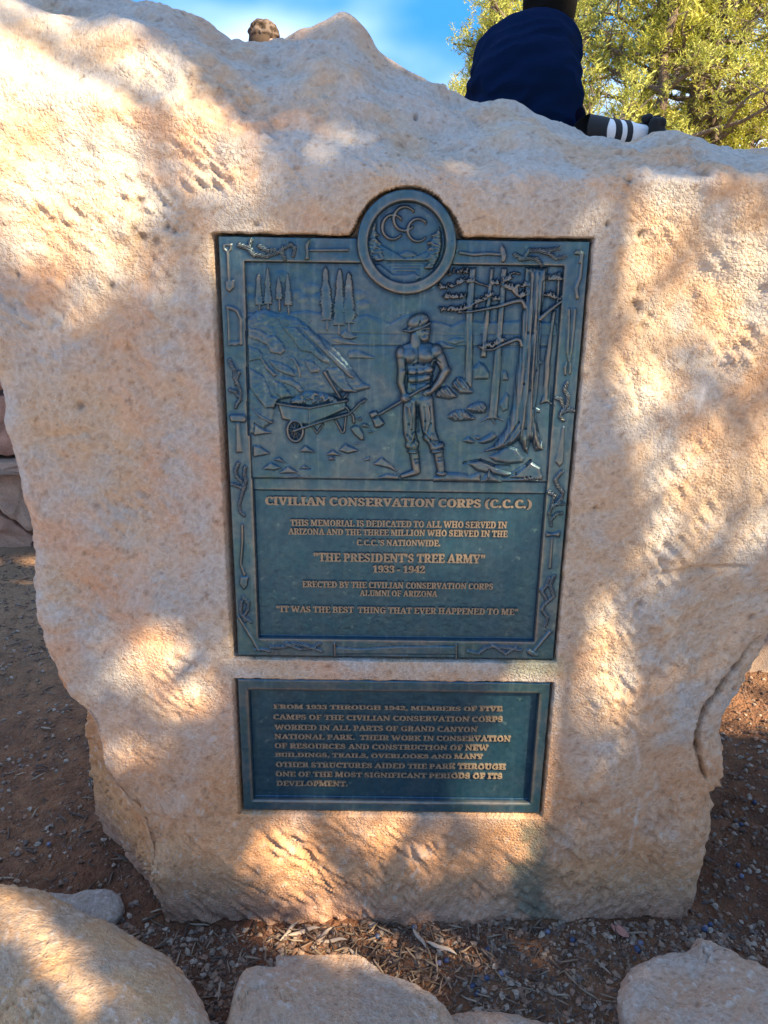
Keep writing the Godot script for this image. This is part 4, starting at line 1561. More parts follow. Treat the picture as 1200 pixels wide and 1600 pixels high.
func litter() -> void:
	var tints := [Vector3(0.42, 0.28, 0.19), Vector3(0.34, 0.19, 0.12), Vector3(0.46, 0.36, 0.28), Vector3(0.22, 0.16, 0.13), Vector3(0.24, 0.13, 0.08), Vector3(0.44, 0.34, 0.26), Vector3(0.36, 0.21, 0.14), Vector3(0.18, 0.11, 0.08)]
	for v in 3:
		scatter("gravel", pebble_mesh(v), M.tinted, 9000, [0.0015, 0.0078], tints, ground_spot)
	var grit := [Vector3(0.24, 0.14, 0.09), Vector3(0.33, 0.21, 0.14), Vector3(0.16, 0.10, 0.075)]
	scatter("grit", pebble_mesh(5), M.tinted, 26000, [0.0012, 0.0036], grit, ground_spot)
	# shredded bark mulch
	var st := begin()
	tube(st, PackedVector3Array([Vector3(-1, 0, 0), Vector3(-0.3, 0.03, 0.04), Vector3(0.4, 0.02, -0.03), Vector3(1, 0.06, 0.02)]), PackedFloat32Array([0.05, 0.11, 0.1, 0.03]), 5)
	var sliver := st.commit()
	var straw := [Vector3(0.30, 0.21, 0.14), Vector3(0.18, 0.12, 0.085), Vector3(0.40, 0.30, 0.21), Vector3(0.12, 0.08, 0.06), Vector3(0.14, 0.09, 0.065)]
	scatter("bark_mulch", sliver, M.tinted, 3200, [0.006, 0.026], straw, func(): return Vector3(rng.randf_range(-2.2, -0.35), 0, rng.randf_range(-2.3, 0.1)))
	scatter("needle_litter", sliver, M.tinted, 1700, [0.004, 0.022], straw, func(): return Vector3(rng.randfn(0.02, 0.22), 0.003, rng.randf_range(0.01, 0.24)))
	# larger chips of wood that lie by themselves
	var chip_at := [[[-171,27], 0.035, 0.3], [[-130,35], 0.03, 0.9], [[-204,22], 0.03, 1.0], [[75,44], 0.028, -1.1], [[56,-15], 0.03, -0.2], [[120,71], 0.034, -0.5], [[-53,83], 0.03, -0.8], [[-108,48], 0.03, 0.1], [[-3798,-17344], 0.0, 0.0]]
	var wood := plain(0.42, 0.33, 0.25, 0.9)
	var chip := begin()
	var ring := PackedVector3Array()
	for k in 9:
		ring.append(Vector3(-1 + k * 0.25, 0.04 * sin(k * 1.3), 0.06 * sin(k * 0.8)))
	tube(chip, ring, PackedFloat32Array([0.02, 0.10, 0.14, 0.15, 0.16, 0.15, 0.13, 0.09, 0.02]), 6)
	var chip_mesh := chip.commit()
	for c in chip_at:
		if c[1] == 0.0:
			continue
		var o := part("wood_chip", chip_mesh, wood)
		o.position = Vector3(c[0][0] * 0.001, ground_height(c[0][0] * 0.001, c[0][1] * 0.001) + 0.005, c[0][1] * 0.001)
		o.rotation.y = c[2]
		o.scale = Vector3(c[1], c[1] * 0.7, c[1])
		tag(o, "pale splinter of dry wood on the soil under the boulder", "wood chip", "wood chips along the foot of the boulder")
	# fallen juniper berries
	var berry := SphereMesh.new()
	berry.radius = 0.0058
	berry.height = 0.0108
	berry.radial_segments = 14
	berry.rings = 8
	var blue := plain(0.03, 0.045, 0.095, 0.6)
	var pale := plain(0.13, 0.13, 0.19, 0.75)
	var spots := [[113,106], [128,103], [204,145], [234,134], [175,155], [208,83], [350,27], [396,53], [523,77], [535,66], [524,82], [692,12], [697,5], [712,-5], [845,-173], [840,-142], [923,-329], [991,-404], [-834,-253], [463,178], [216,79], [66,15], [-14,44], [183,167]]
	for k in spots.size():
		var o := part("juniper_berry", berry, pale if k % 3 == 0 else blue)
		o.position = Vector3(spots[k][0] * 0.001, ground_height(spots[k][0] * 0.001, spots[k][1] * 0.001) + 0.005, spots[k][1] * 0.001)
		tag(o, "small round blue juniper berry lying on the gravel", "berry", "fallen juniper berries")
	var red := part("pebble", pebble_mesh(2), plain(0.38, 0.17, 0.13, 0.9))
	var rp := [503,39]
	red.position = Vector3(rp[0] * 0.001, ground_height(rp[0] * 0.001, rp[1] * 0.001) + 0.006, rp[1] * 0.001)
	red.scale = Vector3(0.017, 0.012, 0.012)
	red.rotation.y = -0.9
	tag(red, "reddish pebble on the gravel below the boulder's lower right", "pebble")


# ---------------------------------------------------------------- people
# a body from tapered capsules joined by a smooth minimum, meshed as surface nets
# bones: [ax, ay, az, ra, bx, by, bz, rb, hue index]
func body(bones: Array, cell: float, melt: float, hues: Array, wrinkle := 0.0, sd := 0) -> ArrayMesh:
	var lo := Vector3.ONE * 1e9
	var hi := -lo
	for b in bones:
		for o in [0, 4]:
			var q := Vector3(b[o], b[o + 1], b[o + 2])
			var r := Vector3.ONE * (float(b[o + 3]) + melt + cell * 2.0)
			lo = lo.min(q - r)
			hi = hi.max(q + r)
	var n := Vector3i(((hi - lo) / cell).ceil()) + Vector3i.ONE
	var f := PackedFloat32Array()
	f.resize(n.x * n.y * n.z)
	f.fill(1.0)
	for b in bones:
		var a := Vector3(b[0], b[1], b[2])
		var e := Vector3(b[4], b[5], b[6])
		var ra: float = b[3]
		var rb: float = b[7]
		var pad := Vector3.ONE * (maxf(ra, rb) + melt + cell * 2.0)
		var i0 := Vector3i(((a.min(e) - pad - lo) / cell).floor()).clamp(Vector3i.ZERO, n - Vector3i.ONE)
		var i1 := Vector3i(((a.max(e) + pad - lo) / cell).ceil()).clamp(Vector3i.ZERO, n - Vector3i.ONE)
		var ab := e - a
		var l2 := maxf(ab.length_squared(), 1e-9)
		for z in range(i0.z, i1.z + 1):
			for y in range(i0.y, i1.y + 1):
				for x in range(i0.x, i1.x + 1):
					var q := lo + Vector3(x, y, z) * cell
					var t := clampf((q - a).dot(ab) / l2, 0.0, 1.0)
					var d := (q - a - ab * t).length() - lerpf(ra, rb, t)
					var k := (z * n.y + y) * n.x + x
					var h := maxf(melt - absf(f[k] - d), 0.0) / melt
					f[k] = minf(f[k], d) - h * h * melt * 0.25
	var fold := noise(800 + sd, 4.5, 2)
	if wrinkle > 0.0:
		for z in n.z:
			for y in n.y:
				for x in n.x:
					var k := (z * n.y + y) * n.x + x
					if absf(f[k]) < cell * 3.0:
						var q := lo + Vector3(x, y, z) * cell
						f[k] += (absf(fold.get_noise_3d(q.x * 0.8 + q.y * 0.5, q.y * 1.6 - q.x * 0.6, q.z)) - 0.25) * wrinkle
	var at := PackedInt32Array()
	at.resize(f.size())
	at.fill(-1)
	var v := PackedVector3Array()
	var nn := PackedVector3Array()
	var c := PackedColorArray()
	var sx := 1
	var sy := n.x
	var sz := n.x * n.y
	for z in n.z - 1:
		for y in n.y - 1:
			for x in n.x - 1:
				var k := z * sz + y * sy + x
				var sum := Vector3.ZERO
				var cnt := 0
				var inside := 0
				for m in 8:
					if f[k + (m & 1) * sx + ((m >> 1) & 1) * sy + (m >> 2) * sz] < 0.0:
						inside += 1
				if inside == 0 or inside == 8:
					continue
				for m in 8:
					var p0 := Vector3i(m & 1, (m >> 1) & 1, m >> 2)
					for ax in 3:
						if p0[ax] == 1:
							continue
						var p1 := p0
						p1[ax] = 1
						var f0 := f[k + p0.x * sx + p0.y * sy + p0.z * sz]
						var f1 := f[k + p1.x * sx + p1.y * sy + p1.z * sz]
						if (f0 < 0.0) != (f1 < 0.0):
							sum += Vector3(p0).lerp(Vector3(p1), f0 / (f0 - f1))
							cnt += 1
				var q := lo + (Vector3(x, y, z) + sum / cnt) * cell
				at[k] = v.size()
				v.append(q)
				var g := Vector3(f[k + sx] + f[k + sx + sy] + f[k + sx + sz] + f[k + sx + sy + sz] - f[k] - f[k + sy] - f[k + sz] - f[k + sy + sz],
					f[k + sy] + f[k + sx + sy] + f[k + sy + sz] + f[k + sx + sy + sz] - f[k] - f[k + sx] - f[k + sz] - f[k + sx + sz],
					f[k + sz] + f[k + sx + sz] + f[k + sy + sz] + f[k + sx + sy + sz] - f[k] - f[k + sx] - f[k + sy] - f[k + sx + sy])
				nn.append(g.normalized())
				var best := 1e9
				var hue := 0
				for b in bones:
					var a := Vector3(b[0], b[1], b[2])
					var ab := Vector3(b[4], b[5], b[6]) - a
					var t := clampf((q - a).dot(ab) / maxf(ab.length_squared(), 1e-9), 0.0, 1.0)
					var d := (q - a - ab * t).length() - lerpf(b[3], b[7], t)
					if d < best:
						best = d
						hue = b[8]
				c.append(hues[hue])
	var idx := PackedInt32Array()
	for z in range(1, n.z - 1):
		for y in range(1, n.y - 1):
			for x in range(1, n.x - 1):
				var k := z * sz + y * sy + x
				for ax in 3:
					var st: int = [sx, sy, sz][ax]
					var s1: int = [sy, sz, sx][ax]
					var s2: int = [sz, sx, sy][ax]
					if (f[k] < 0.0) == (f[k + st] < 0.0):
						continue
					var q0 := at[k - s1 - s2]
					var q1 := at[k - s2]
					var q2 := at[k]
					var q3 := at[k - s1]
					if q0 < 0 or q1 < 0 or q2 < 0 or q3 < 0:
						continue
					if f[k] < 0.0:
						idx.append_array([q0, q2, q1, q0, q3, q2])
					else:
						idx.append_array([q0, q1, q2, q0, q2, q3])
	return amesh(v, nn, c, idx)


func seated_person() -> void:
	# seen from behind, sitting on the rock behind and bent forward to the right
	var o := thing("person", "person in a navy shirt sitting behind the boulder's ridge, back turned, bent forward", "person")
	var skin := Color(0.36, 0.20, 0.13)
	var jeans := Color(0.006, 0.007, 0.012)
	var navy := Color(0.006, 0.0138, 0.0395)
	var x := 0.508
	var z := -1.72
	# legs hang over the back edge; arms reach forward between them
	var flesh := [
		[x + 0.10, 2.20, z - 0.24, 0.062, x + 0.11, 2.31, z - 0.30, 0.058, 0],
		[x + 0.115, 2.40, z - 0.33, 0.088, x + 0.125, 2.43, z - 0.37, 0.085, 0], [x + 0.125, 2.33, z - 0.41, 0.055, x + 0.13, 2.32, z - 0.43, 0.04, 0],
		[x + 0.13, 2.385, z - 0.455, 0.016, x + 0.13, 2.365, z - 0.47, 0.017, 0], [x + 0.20, 2.39, z - 0.36, 0.02, x + 0.205, 2.37, z - 0.355, 0.016, 0], [x + 0.045, 2.39, z - 0.36, 0.02, x + 0.04, 2.37, z - 0.355, 0.016, 0],
		[x - 0.10, 1.86, z - 0.02, 0.115, x - 0.14, 1.80, z - 0.46, 0.085, 1], [x + 0.11, 1.86, z - 0.02, 0.115, x + 0.16, 1.80, z - 0.46, 0.085, 1],
		[x - 0.14, 1.80, z - 0.46, 0.08, x - 0.13, 1.38, z - 0.52, 0.055, 1], [x + 0.16, 1.80, z - 0.46, 0.08, x + 0.15, 1.38, z - 0.52, 0.055, 1],
		[x - 0.13, 1.34, z - 0.52, 0.05, x - 0.13, 1.31, z - 0.68, 0.04, 1], [x + 0.15, 1.34, z - 0.52, 0.05, x + 0.16, 1.31, z - 0.68, 0.04, 1],
		[x + 0.19, 1.98, z - 0.34, 0.042, x + 0.10, 1.86, z - 0.52, 0.032, 0], [x - 0.13, 1.98, z - 0.34, 0.042, x - 0.04, 1.86, z - 0.52, 0.032, 0]]
	for s in [-1, 1]:
		var w := Vector3(x + 0.03 + 0.07 * s, 1.85, z - 0.53)
		flesh.append([w.x, w.y, w.z, 0.03, w.x - 0.02 * s, w.y - 0.05, w.z - 0.05, 0.03, 0])
		for f in 4:
			var g := Vector3(w.x - 0.035 * s + 0.017 * f * s, w.y - 0.075, w.z - 0.065)
			flesh.append([g.x, g.y, g.z, 0.009, g.x - 0.005 * s, g.y - 0.05 + 0.004 * absi(f - 1), g.z + 0.005, 0.0075, 0])
		flesh.append([w.x - 0.04 * s, w.y - 0.03, w.z - 0.03, 0.011, w.x - 0.065 * s, w.y - 0.075, w.z - 0.03, 0.009, 0])
	part("body", body(flesh, 0.012, 0.02, [skin, jeans]), M.cloth, o)
	var shirt := [
		[x - 0.02, 1.83, z + 0.0, 0.16, x - 0.015, 1.98, z - 0.01, 0.165, 0], [x + 0.045, 1.83, z + 0.0, 0.14, x + 0.045, 1.96, z - 0.02, 0.13, 0],
		[x - 0.02, 1.98, z - 0.02, 0.165, x + 0.01, 2.12, z - 0.09, 0.13, 0], [x + 0.05, 1.98, z - 0.03, 0.14, x + 0.09, 2.14, z - 0.12, 0.10, 0],
		[x - 0.085, 2.115, z - 0.11, 0.08, x + 0.13, 2.14, z - 0.16, 0.075, 0],
		[x + 0.07, 2.15, z - 0.15, 0.08, x + 0.11, 2.20, z - 0.21, 0.072, 0],
		[x + 0.13, 2.13, z - 0.17, 0.062, x + 0.15, 1.96, z - 0.30, 0.050, 0], [x - 0.11, 2.08, z - 0.14, 0.07, x - 0.15, 1.96, z - 0.32, 0.058, 0]]
	part("shirt", body(shirt, 0.010, 0.06, [navy], 0.030, 2), M.cloth, o)
	var collar := [[x + 0.04, 2.20, z - 0.16, 0.024, x + 0.11, 2.225, z - 0.15, 0.024, 0], [x + 0.11, 2.225, z - 0.15, 0.024, x + 0.18, 2.195, z - 0.21, 0.022, 0]]
	part("collar", body(collar, 0.007, 0.02, [Color(0.0079, 0.0177, 0.048)]), M.cloth, o)
	var hair := [[x + 0.11, 2.30, z - 0.25, 0.092, x + 0.12, 2.42, z - 0.31, 0.105, 0], [x + 0.12, 2.44, z - 0.33, 0.10, x + 0.125, 2.47, z - 0.37, 0.085, 0], [x + 0.11, 2.22, z - 0.225, 0.072, x + 0.115, 2.30, z - 0.25, 0.09, 0]]
	part("hair", body(hair, 0.010, 0.03, [Color(0.008, 0.008, 0.008)], 0.012, 3), M.cloth, o)


func far_person() -> void:
	# only the crown of the head shows over the ridge
	var o := thing("person", "person whose greying brown hair just shows over the boulder's ridge", "person")
	var skin := Color(0.52, 0.31, 0.24)
	var c := Vector3(-0.60, 2.452, -3.04)
	var f := [
		[c.x, c.y - 0.16, c.z, 0.058, c.x, c.y - 0.06, c.z - 0.01, 0.058, 0], [c.x, c.y, c.z + 0.01, 0.066, c.x, c.y + 0.03, c.z - 0.02, 0.066, 0], [c.x + 0.03, c.y - 0.07, c.z + 0.06, 0.055, c.x + 0.04, c.y - 0.08, c.z + 0.075, 0.04, 0],
		[c.x + 0.05, c.y - 0.01, c.z + 0.09, 0.016, c.x + 0.055, c.y - 0.03, c.z + 0.105, 0.017, 0], [c.x - 0.085, c.y - 0.01, c.z, 0.02, c.x - 0.085, c.y - 0.035, c.z, 0.016, 0], [c.x + 0.085, c.y - 0.01, c.z - 0.01, 0.02, c.x + 0.085, c.y - 0.035, c.z, 0.016, 0],
		[c.x - 0.10, 1.88, c.z, 0.11, c.x - 0.11, 1.83, c.z + 0.26, 0.08, 1], [c.x + 0.10, 1.88, c.z, 0.11, c.x + 0.11, 1.83, c.z + 0.26, 0.08, 1],
		[c.x - 0.19, 2.02, c.z + 0.16, 0.04, c.x - 0.12, 1.94, c.z + 0.28, 0.032, 0], [c.x + 0.19, 2.02, c.z + 0.16, 0.04, c.x + 0.12, 1.94, c.z + 0.28, 0.032, 0]]
	part("body", body(f, 0.012, 0.02, [skin, Color(0.05, 0.05, 0.06)]), M.cloth, o)
	var shirt := [[c.x, 1.88, c.z - 0.01, 0.165, c.x, 2.10, c.z, 0.15, 0], [c.x - 0.13, 2.26, c.z, 0.075, c.x + 0.13, 2.26, c.z, 0.075, 0], [c.x, 2.10, c.z, 0.15, c.x, 2.24, c.z, 0.11, 0],
		[c.x - 0.17, 2.25, c.z, 0.07, c.x - 0.20, 2.02, c.z + 0.14, 0.055, 0], [c.x + 0.17, 2.25, c.z, 0.07, c.x + 0.20, 2.02, c.z + 0.14, 0.055, 0]]
	part("shirt", body(shirt, 0.014, 0.04, [Color(0.30, 0.28, 0.26)], 0.02, 5), M.cloth, o)
	var hair := [[c.x - 0.005, c.y + 0.0, c.z + 0.02, 0.070, c.x + 0.0, c.y + 0.035, c.z + 0.01, 0.070, 0]]
	for k in 46:         # tousled locks
		var d := Vector3(rng.randfn(), absf(rng.randfn()) * 0.9 + 0.1, rng.randfn()).normalized()
		var e := (d + Vector3(rng.randfn(), -0.4 + rng.randfn() * 0.5, rng.randfn()) * 0.35).normalized()
		var q := c + Vector3(0, 0.028, 0.012)
		hair.append([q.x + d.x * 0.070, q.y + d.y * 0.072, q.z + d.z * 0.07, 0.012, q.x + e.x * 0.076, q.y + e.y * 0.076, q.z + e.z * 0.076, 0.006, k % 3])
	part("hair", body(hair, 0.006, 0.006, [Color(0.075, 0.055, 0.045), Color(0.13, 0.105, 0.09), Color(0.05, 0.038, 0.03)]), M.cloth, o)


# ---------------------------------------------------------------- the camera left lying on the rock
func lathe(profile: Array, sides := 40, cut := 0.0) -> ArrayMesh:
	# profile: flat list of distance along the barrel, radius; cut makes the far rim wavy like a petal hood
	var n := profile.size() / 2
	var p := PackedVector3Array()
	for j in n:
		for i in sides:
			var a := -TAU * i / sides
			var x: float = profile[j * 2]
			if cut > 0.0 and j > 0 and j < n - 1:
				x -= cut * (0.5 + 0.5 * cos(2.0 * a)) * clampf((x - 0.06) / 0.06, 0.0, 1.0)
			p.append(Vector3(-x, profile[j * 2 + 1] * cos(a), profile[j * 2 + 1] * sin(a)))
	return grid_mesh(p, sides, n, true)


func telephoto_camera() -> void:
	var o := thing("camera_with_lens", "black camera with a white telephoto lens and black hood lying just behind the boulder's ridge", "camera", Vector3(0.905, 1.812, -1.62))
	o.rotation_degrees = Vector3(0, 17, -2.0)
	o.scale = Vector3.ONE * 0.97
	var white := plain(0.80, 0.79, 0.76, 0.5)
	var black := plain(0.006, 0.006, 0.007, 0.75)
	var rubber := plain(0.018, 0.018, 0.02, 0.8)
	part("lens_barrel", lathe([0.0, 0.034, 0.004, 0.0395, 0.05, 0.042, 0.062, 0.0465, 0.178, 0.0475, 0.18, 0.046]), white, o)
	part("front_glass", lathe([0.179, 0.046, 0.176, 0.03, 0.1745, 0.001]), plain(0.006, 0.006, 0.012, 0.08), o)
	for b in [[0.075, 0.098], [0.118, 0.145]]:
		part("grip_ring", lathe([b[0], 0.0455, b[0] + 0.001, 0.0492, b[1] - 0.001, 0.0495, b[1], 0.0465]), rubber, o)
	part("lens_hood", lathe([0.181, 0.044, 0.182, 0.0500, 0.212, 0.0525, 0.262, 0.0555, 0.263, 0.0545, 0.262, 0.0535, 0.212, 0.0505, 0.190, 0.044], 48, 0.03), black, o)
	var cam := body([[0.024, -0.036, -0.062, 0.02, 0.024, -0.036, 0.062, 0.02, 0], [0.024, 0.040, -0.062, 0.018, 0.024, 0.040, 0.062, 0.018, 0], [0.024, -0.02, -0.055, 0.024, 0.024, 0.03, -0.055, 0.024, 0], [0.026, 0.0, -0.045, 0.034, 0.026, 0.0, 0.045, 0.034, 0], [0.0, 0.036, 0.06, 0.02, 0.0, -0.036, 0.06, 0.02, 0]], 0.006, 0.012, [Color(0.006, 0.006, 0.007)])
	part("camera_body", cam, M.tinted, o)
	part("viewfinder_hump", body([[0.006, 0.062, -0.012, 0.014, 0.006, 0.062, 0.012, 0.014, 0], [0.036, 0.060, -0.01, 0.013, 0.036, 0.060, 0.01, 0.013, 0]], 0.004, 0.01, [Color(0.012, 0.012, 0.014)]), M.tinted, o)
	var dial := CylinderMesh.new()
	dial.top_radius = 0.009
	dial.bottom_radius = 0.009
	dial.height = 0.008
	part("dial", dial, black, o).position = Vector3(0.02, 0.060, 0.045)
	var foot := BoxMesh.new()
	foot.size = Vector3(0.05, 0.012, 0.022)
	part("tripod_foot", foot, white, o).position = Vector3(-0.05, -0.046, 0)


# ---------------------------------------------------------------- junipers
func tuft_mesh(sd: int, leaves: int, long: float, wide: float) -> ArrayMesh:
	# a spray of scale-leaved twigs: slim three-sided blades fanning out and up
	var r := RandomNumberGenerator.new()
	r.seed = 900 + sd
	var st := begin()
	for k in leaves:
		var d := Vector3(r.randfn(), r.randfn() * 0.8 + 0.55, r.randfn()).normalized()
		var o := Vector3(r.randfn(), r.randfn(), r.randfn()) * long * 0.28
		var side := d.cross(Vector3(r.randfn(), r.randfn(), r.randfn())).normalized() * wide * r.randf_range(0.7, 1.2)
		var l := long * r.randf_range(0.6, 1.1)
		var lift := d.cross(side).normalized() * wide * 0.5
		var a := o
		var b := o + d * l * 0.45 + side + lift
		var c := o + d * l * 0.45 - side + lift
		var e := o + d * l
		var tone := r.randf_range(0.75, 1.2)
		for q in [a, b, e, a, e, c]:
			st.set_smooth_group(-1)
			st.set_color(Color(tone, tone, tone))
			st.add_vertex(q)
	st.generate_normals()
	return st.commit()


func limb(st: SurfaceTool, a: Vector3, b: Vector3, r0: float, r1: float, wig: float, tint: Color, sides := 6) -> PackedVector3Array:
	var pts := PackedVector3Array()
	var rad := PackedFloat32Array()
	var l := a.distance_to(b)
	var steps := clampi(int(l / 0.12), 3, 12)
	var sag := Vector3(rng.randfn(), rng.randfn() * 0.6, rng.randfn()) * wig * l
	for k in steps + 1:
		var t := float(k) / steps
		var q := a.lerp(b, t) + sag * sin(PI * t) + Vector3(rng.randfn(), rng.randfn(), rng.randfn()) * wig * l * 0.12 * (1.0 if k > 0 and k < steps else 0.0)
		pts.append(q)
		rad.append(lerpf(r0, r1, t) * rng.randf_range(0.88, 1.12))
	tube(st, pts, rad, sides, tint)
	return pts


func foliage(parent: Node3D, where: Array, mesh: Mesh, greens: Array, lo: float, hi: float) -> void:
	var mm := MultiMesh.new()
	mm.transform_format = MultiMesh.TRANSFORM_3D
	mm.use_colors = true
	mm.mesh = mesh
	mm.instance_count = where.size()
	for k in where.size():
		var b := Basis(Vector3.UP, rng.randf() * TAU) * Basis(Vector3(1, 0, 0), rng.randfn() * 0.45)
		mm.set_instance_transform(k, Transform3D(b.scaled_local(Vector3.ONE * rng.randf_range(lo, hi)), where[k]))
		var g: Vector3 = greens[rng.randi() % greens.size()]
		g *= rng.randf_range(0.75, 1.25)
		mm.set_instance_color(k, Color(g.x, g.y, g.z))
	var o := MultiMeshInstance3D.new()
	o.name = numbered("crown", parent)
	o.multimesh = mm
	o.material_override = M.leaf
	parent.add_child(o, true)
	o.set_meta("kind", "stuff")


func juniper(label: String, at: Vector3, height: float, spread: float, stems: int, low: float, thick: float, density: float, greens: Array) -> void:
	var o := thing("juniper_tree", label, "tree", at, "junipers behind the boulder")
	var bark := Color(0.36, 0.28, 0.22)
	var twig := Color(0.46, 0.40, 0.34)
	var tips: Array[Vector3] = []
	var wood := begin()
	for s in stems:
		var st := begin()
		var lean := Vector3(rng.randfn() * 0.12 * spread, 0, rng.randfn() * 0.12 * spread)
		if stems > 1:
			lean += Vector3(cos(TAU * s / stems + 0.4), 0, sin(TAU * s / stems + 0.4)) * spread * 0.22
		var top := Vector3(lean.x, height * rng.randf_range(0.85, 1.0), lean.z)
		var trunk := limb(st, Vector3(0, -0.1, 0) + lean * 0.1, top, thick, thick * 0.16, 0.07, bark, 9)
		part("trunk", st.commit(), M.bark, o)
		var arms := int(height * 7.0 / stems) + 4
		for a in arms:
			var t := lerpf(low / height, 0.97, (a + rng.randf()) / arms)
			var root := trunk[int(t * (trunk.size() - 1))]
			var az := rng.randf() * TAU
			var reach := spread * rng.randf_range(0.45, 1.0) * (1.0 - 0.55 * pow(t, 2.0))
			var tip := root + Vector3(cos(az) * reach, reach * rng.randf_range(0.15, 0.75), sin(az) * reach)
			var path := limb(wood, root, tip, thick * 0.34 * (1.1 - t * 0.6), 0.010, 0.12, twig, 5)
			tips.append(tip)
			for b in 5:
				var r2 := path[clampi(int(path.size() * rng.randf_range(0.35, 0.98)), 0, path.size() - 1)]
				var d := Vector3(rng.randfn(), rng.randfn() * 0.6 + 0.45, rng.randfn()).normalized()
				var t2 := r2 + d * reach * rng.randf_range(0.22, 0.5)
				var p2 := limb(wood, r2, t2, 0.014, 0.005, 0.15, twig, 4)
				tips.append(t2)
				for c in 3:
					var t3 := p2[1 + rng.randi() % (p2.size() - 1)] + Vector3(rng.randfn(), rng.randfn() * 0.7 + 0.3, rng.randfn()).normalized() * rng.randf_range(0.10, 0.26)
					limb(wood, p2[1 + rng.randi() % (p2.size() - 1)], t3, 0.006, 0.003, 0.1, twig, 3)
					if rng.randf() < 0.6:
						tips.append(t3)
	part("limbs", wood.commit(), M.bark, o)
	o.get_child(o.get_child_count() - 1).name = numbered("branchwork", o)
	o.get_child(o.get_child_count() - 1).set_meta("kind", "stuff")
	var spots := []
	for t in tips:
		if rng.randf() > 0.46:
			continue
		var m := int(rng.randf_range(9, 26) * density)
		for k in m:
			spots.append(t + Vector3(rng.randfn() * 0.06, rng.randfn() * 0.085 + 0.02, rng.randfn() * 0.06))
	foliage(o, spots, tuft_mesh(1, 14, 0.050, 0.0050), greens, 0.7, 1.4)


func trees() -> void:
	var lime := [Vector3(0.40, 0.42, 0.07), Vector3(0.48, 0.48, 0.09), Vector3(0.30, 0.34, 0.06), Vector3(0.52, 0.50, 0.12)]
	var olive := [Vector3(0.42, 0.45, 0.11), Vector3(0.50, 0.50, 0.13), Vector3(0.36, 0.40, 0.10)]
	juniper("open juniper directly behind the seated person, olive foliage and thin bare twigs", Vector3(1.75, 0, -6.6), 4.6, 1.25, 2, 1.2, 0.10, 0.8, olive)
	juniper("sunlit yellow-green juniper with a straight pale trunk right of the camera lens", Vector3(2.55, 0, -6.4), 5.0, 1.25, 1, 1.6, 0.11, 1.0, lime)
	juniper("twisted many-stemmed juniper at the right edge of the picture", Vector3(3.45, 0, -6.8), 5.0, 1.5, 3, 1.4, 0.13, 1.0, lime)
	juniper("taller juniper farther back, seen through the gaps of the nearer ones", Vector3(3.0, 0, -10.0), 6.5, 2.1, 2, 1.6, 0.14, 1.0, olive)
	juniper("juniper farther back behind the seated person's left shoulder", Vector3(1.7, 0, -9.4), 5.0, 1.35, 2, 1.5, 0.12, 0.9, lime)
	shade_tree()


# where the sun comes through: ellipses on the face, [mm across, mm up, half width, half height, openness]
func open_to_sun(q: Vector2) -> float:
	var best := 0.0
	for g in gaps:
		var d := Vector2(q.x - g[0], q.y - g[1]).rotated(-deg_to_rad(g[5]))
		d = Vector2(d.x / (g[2] + 0.04), d.y / (g[3] + 0.04))
		best = maxf(best, float(g[4]) * smoothstep(1.06, 0.98, d.length()))
	return best


var gaps := []


func gap(at: Array, w: float, h: float, open: float, turn := 0.0) -> void:
	gaps.append([at[0] * 0.001, at[1] * 0.001, w, h, open, turn])


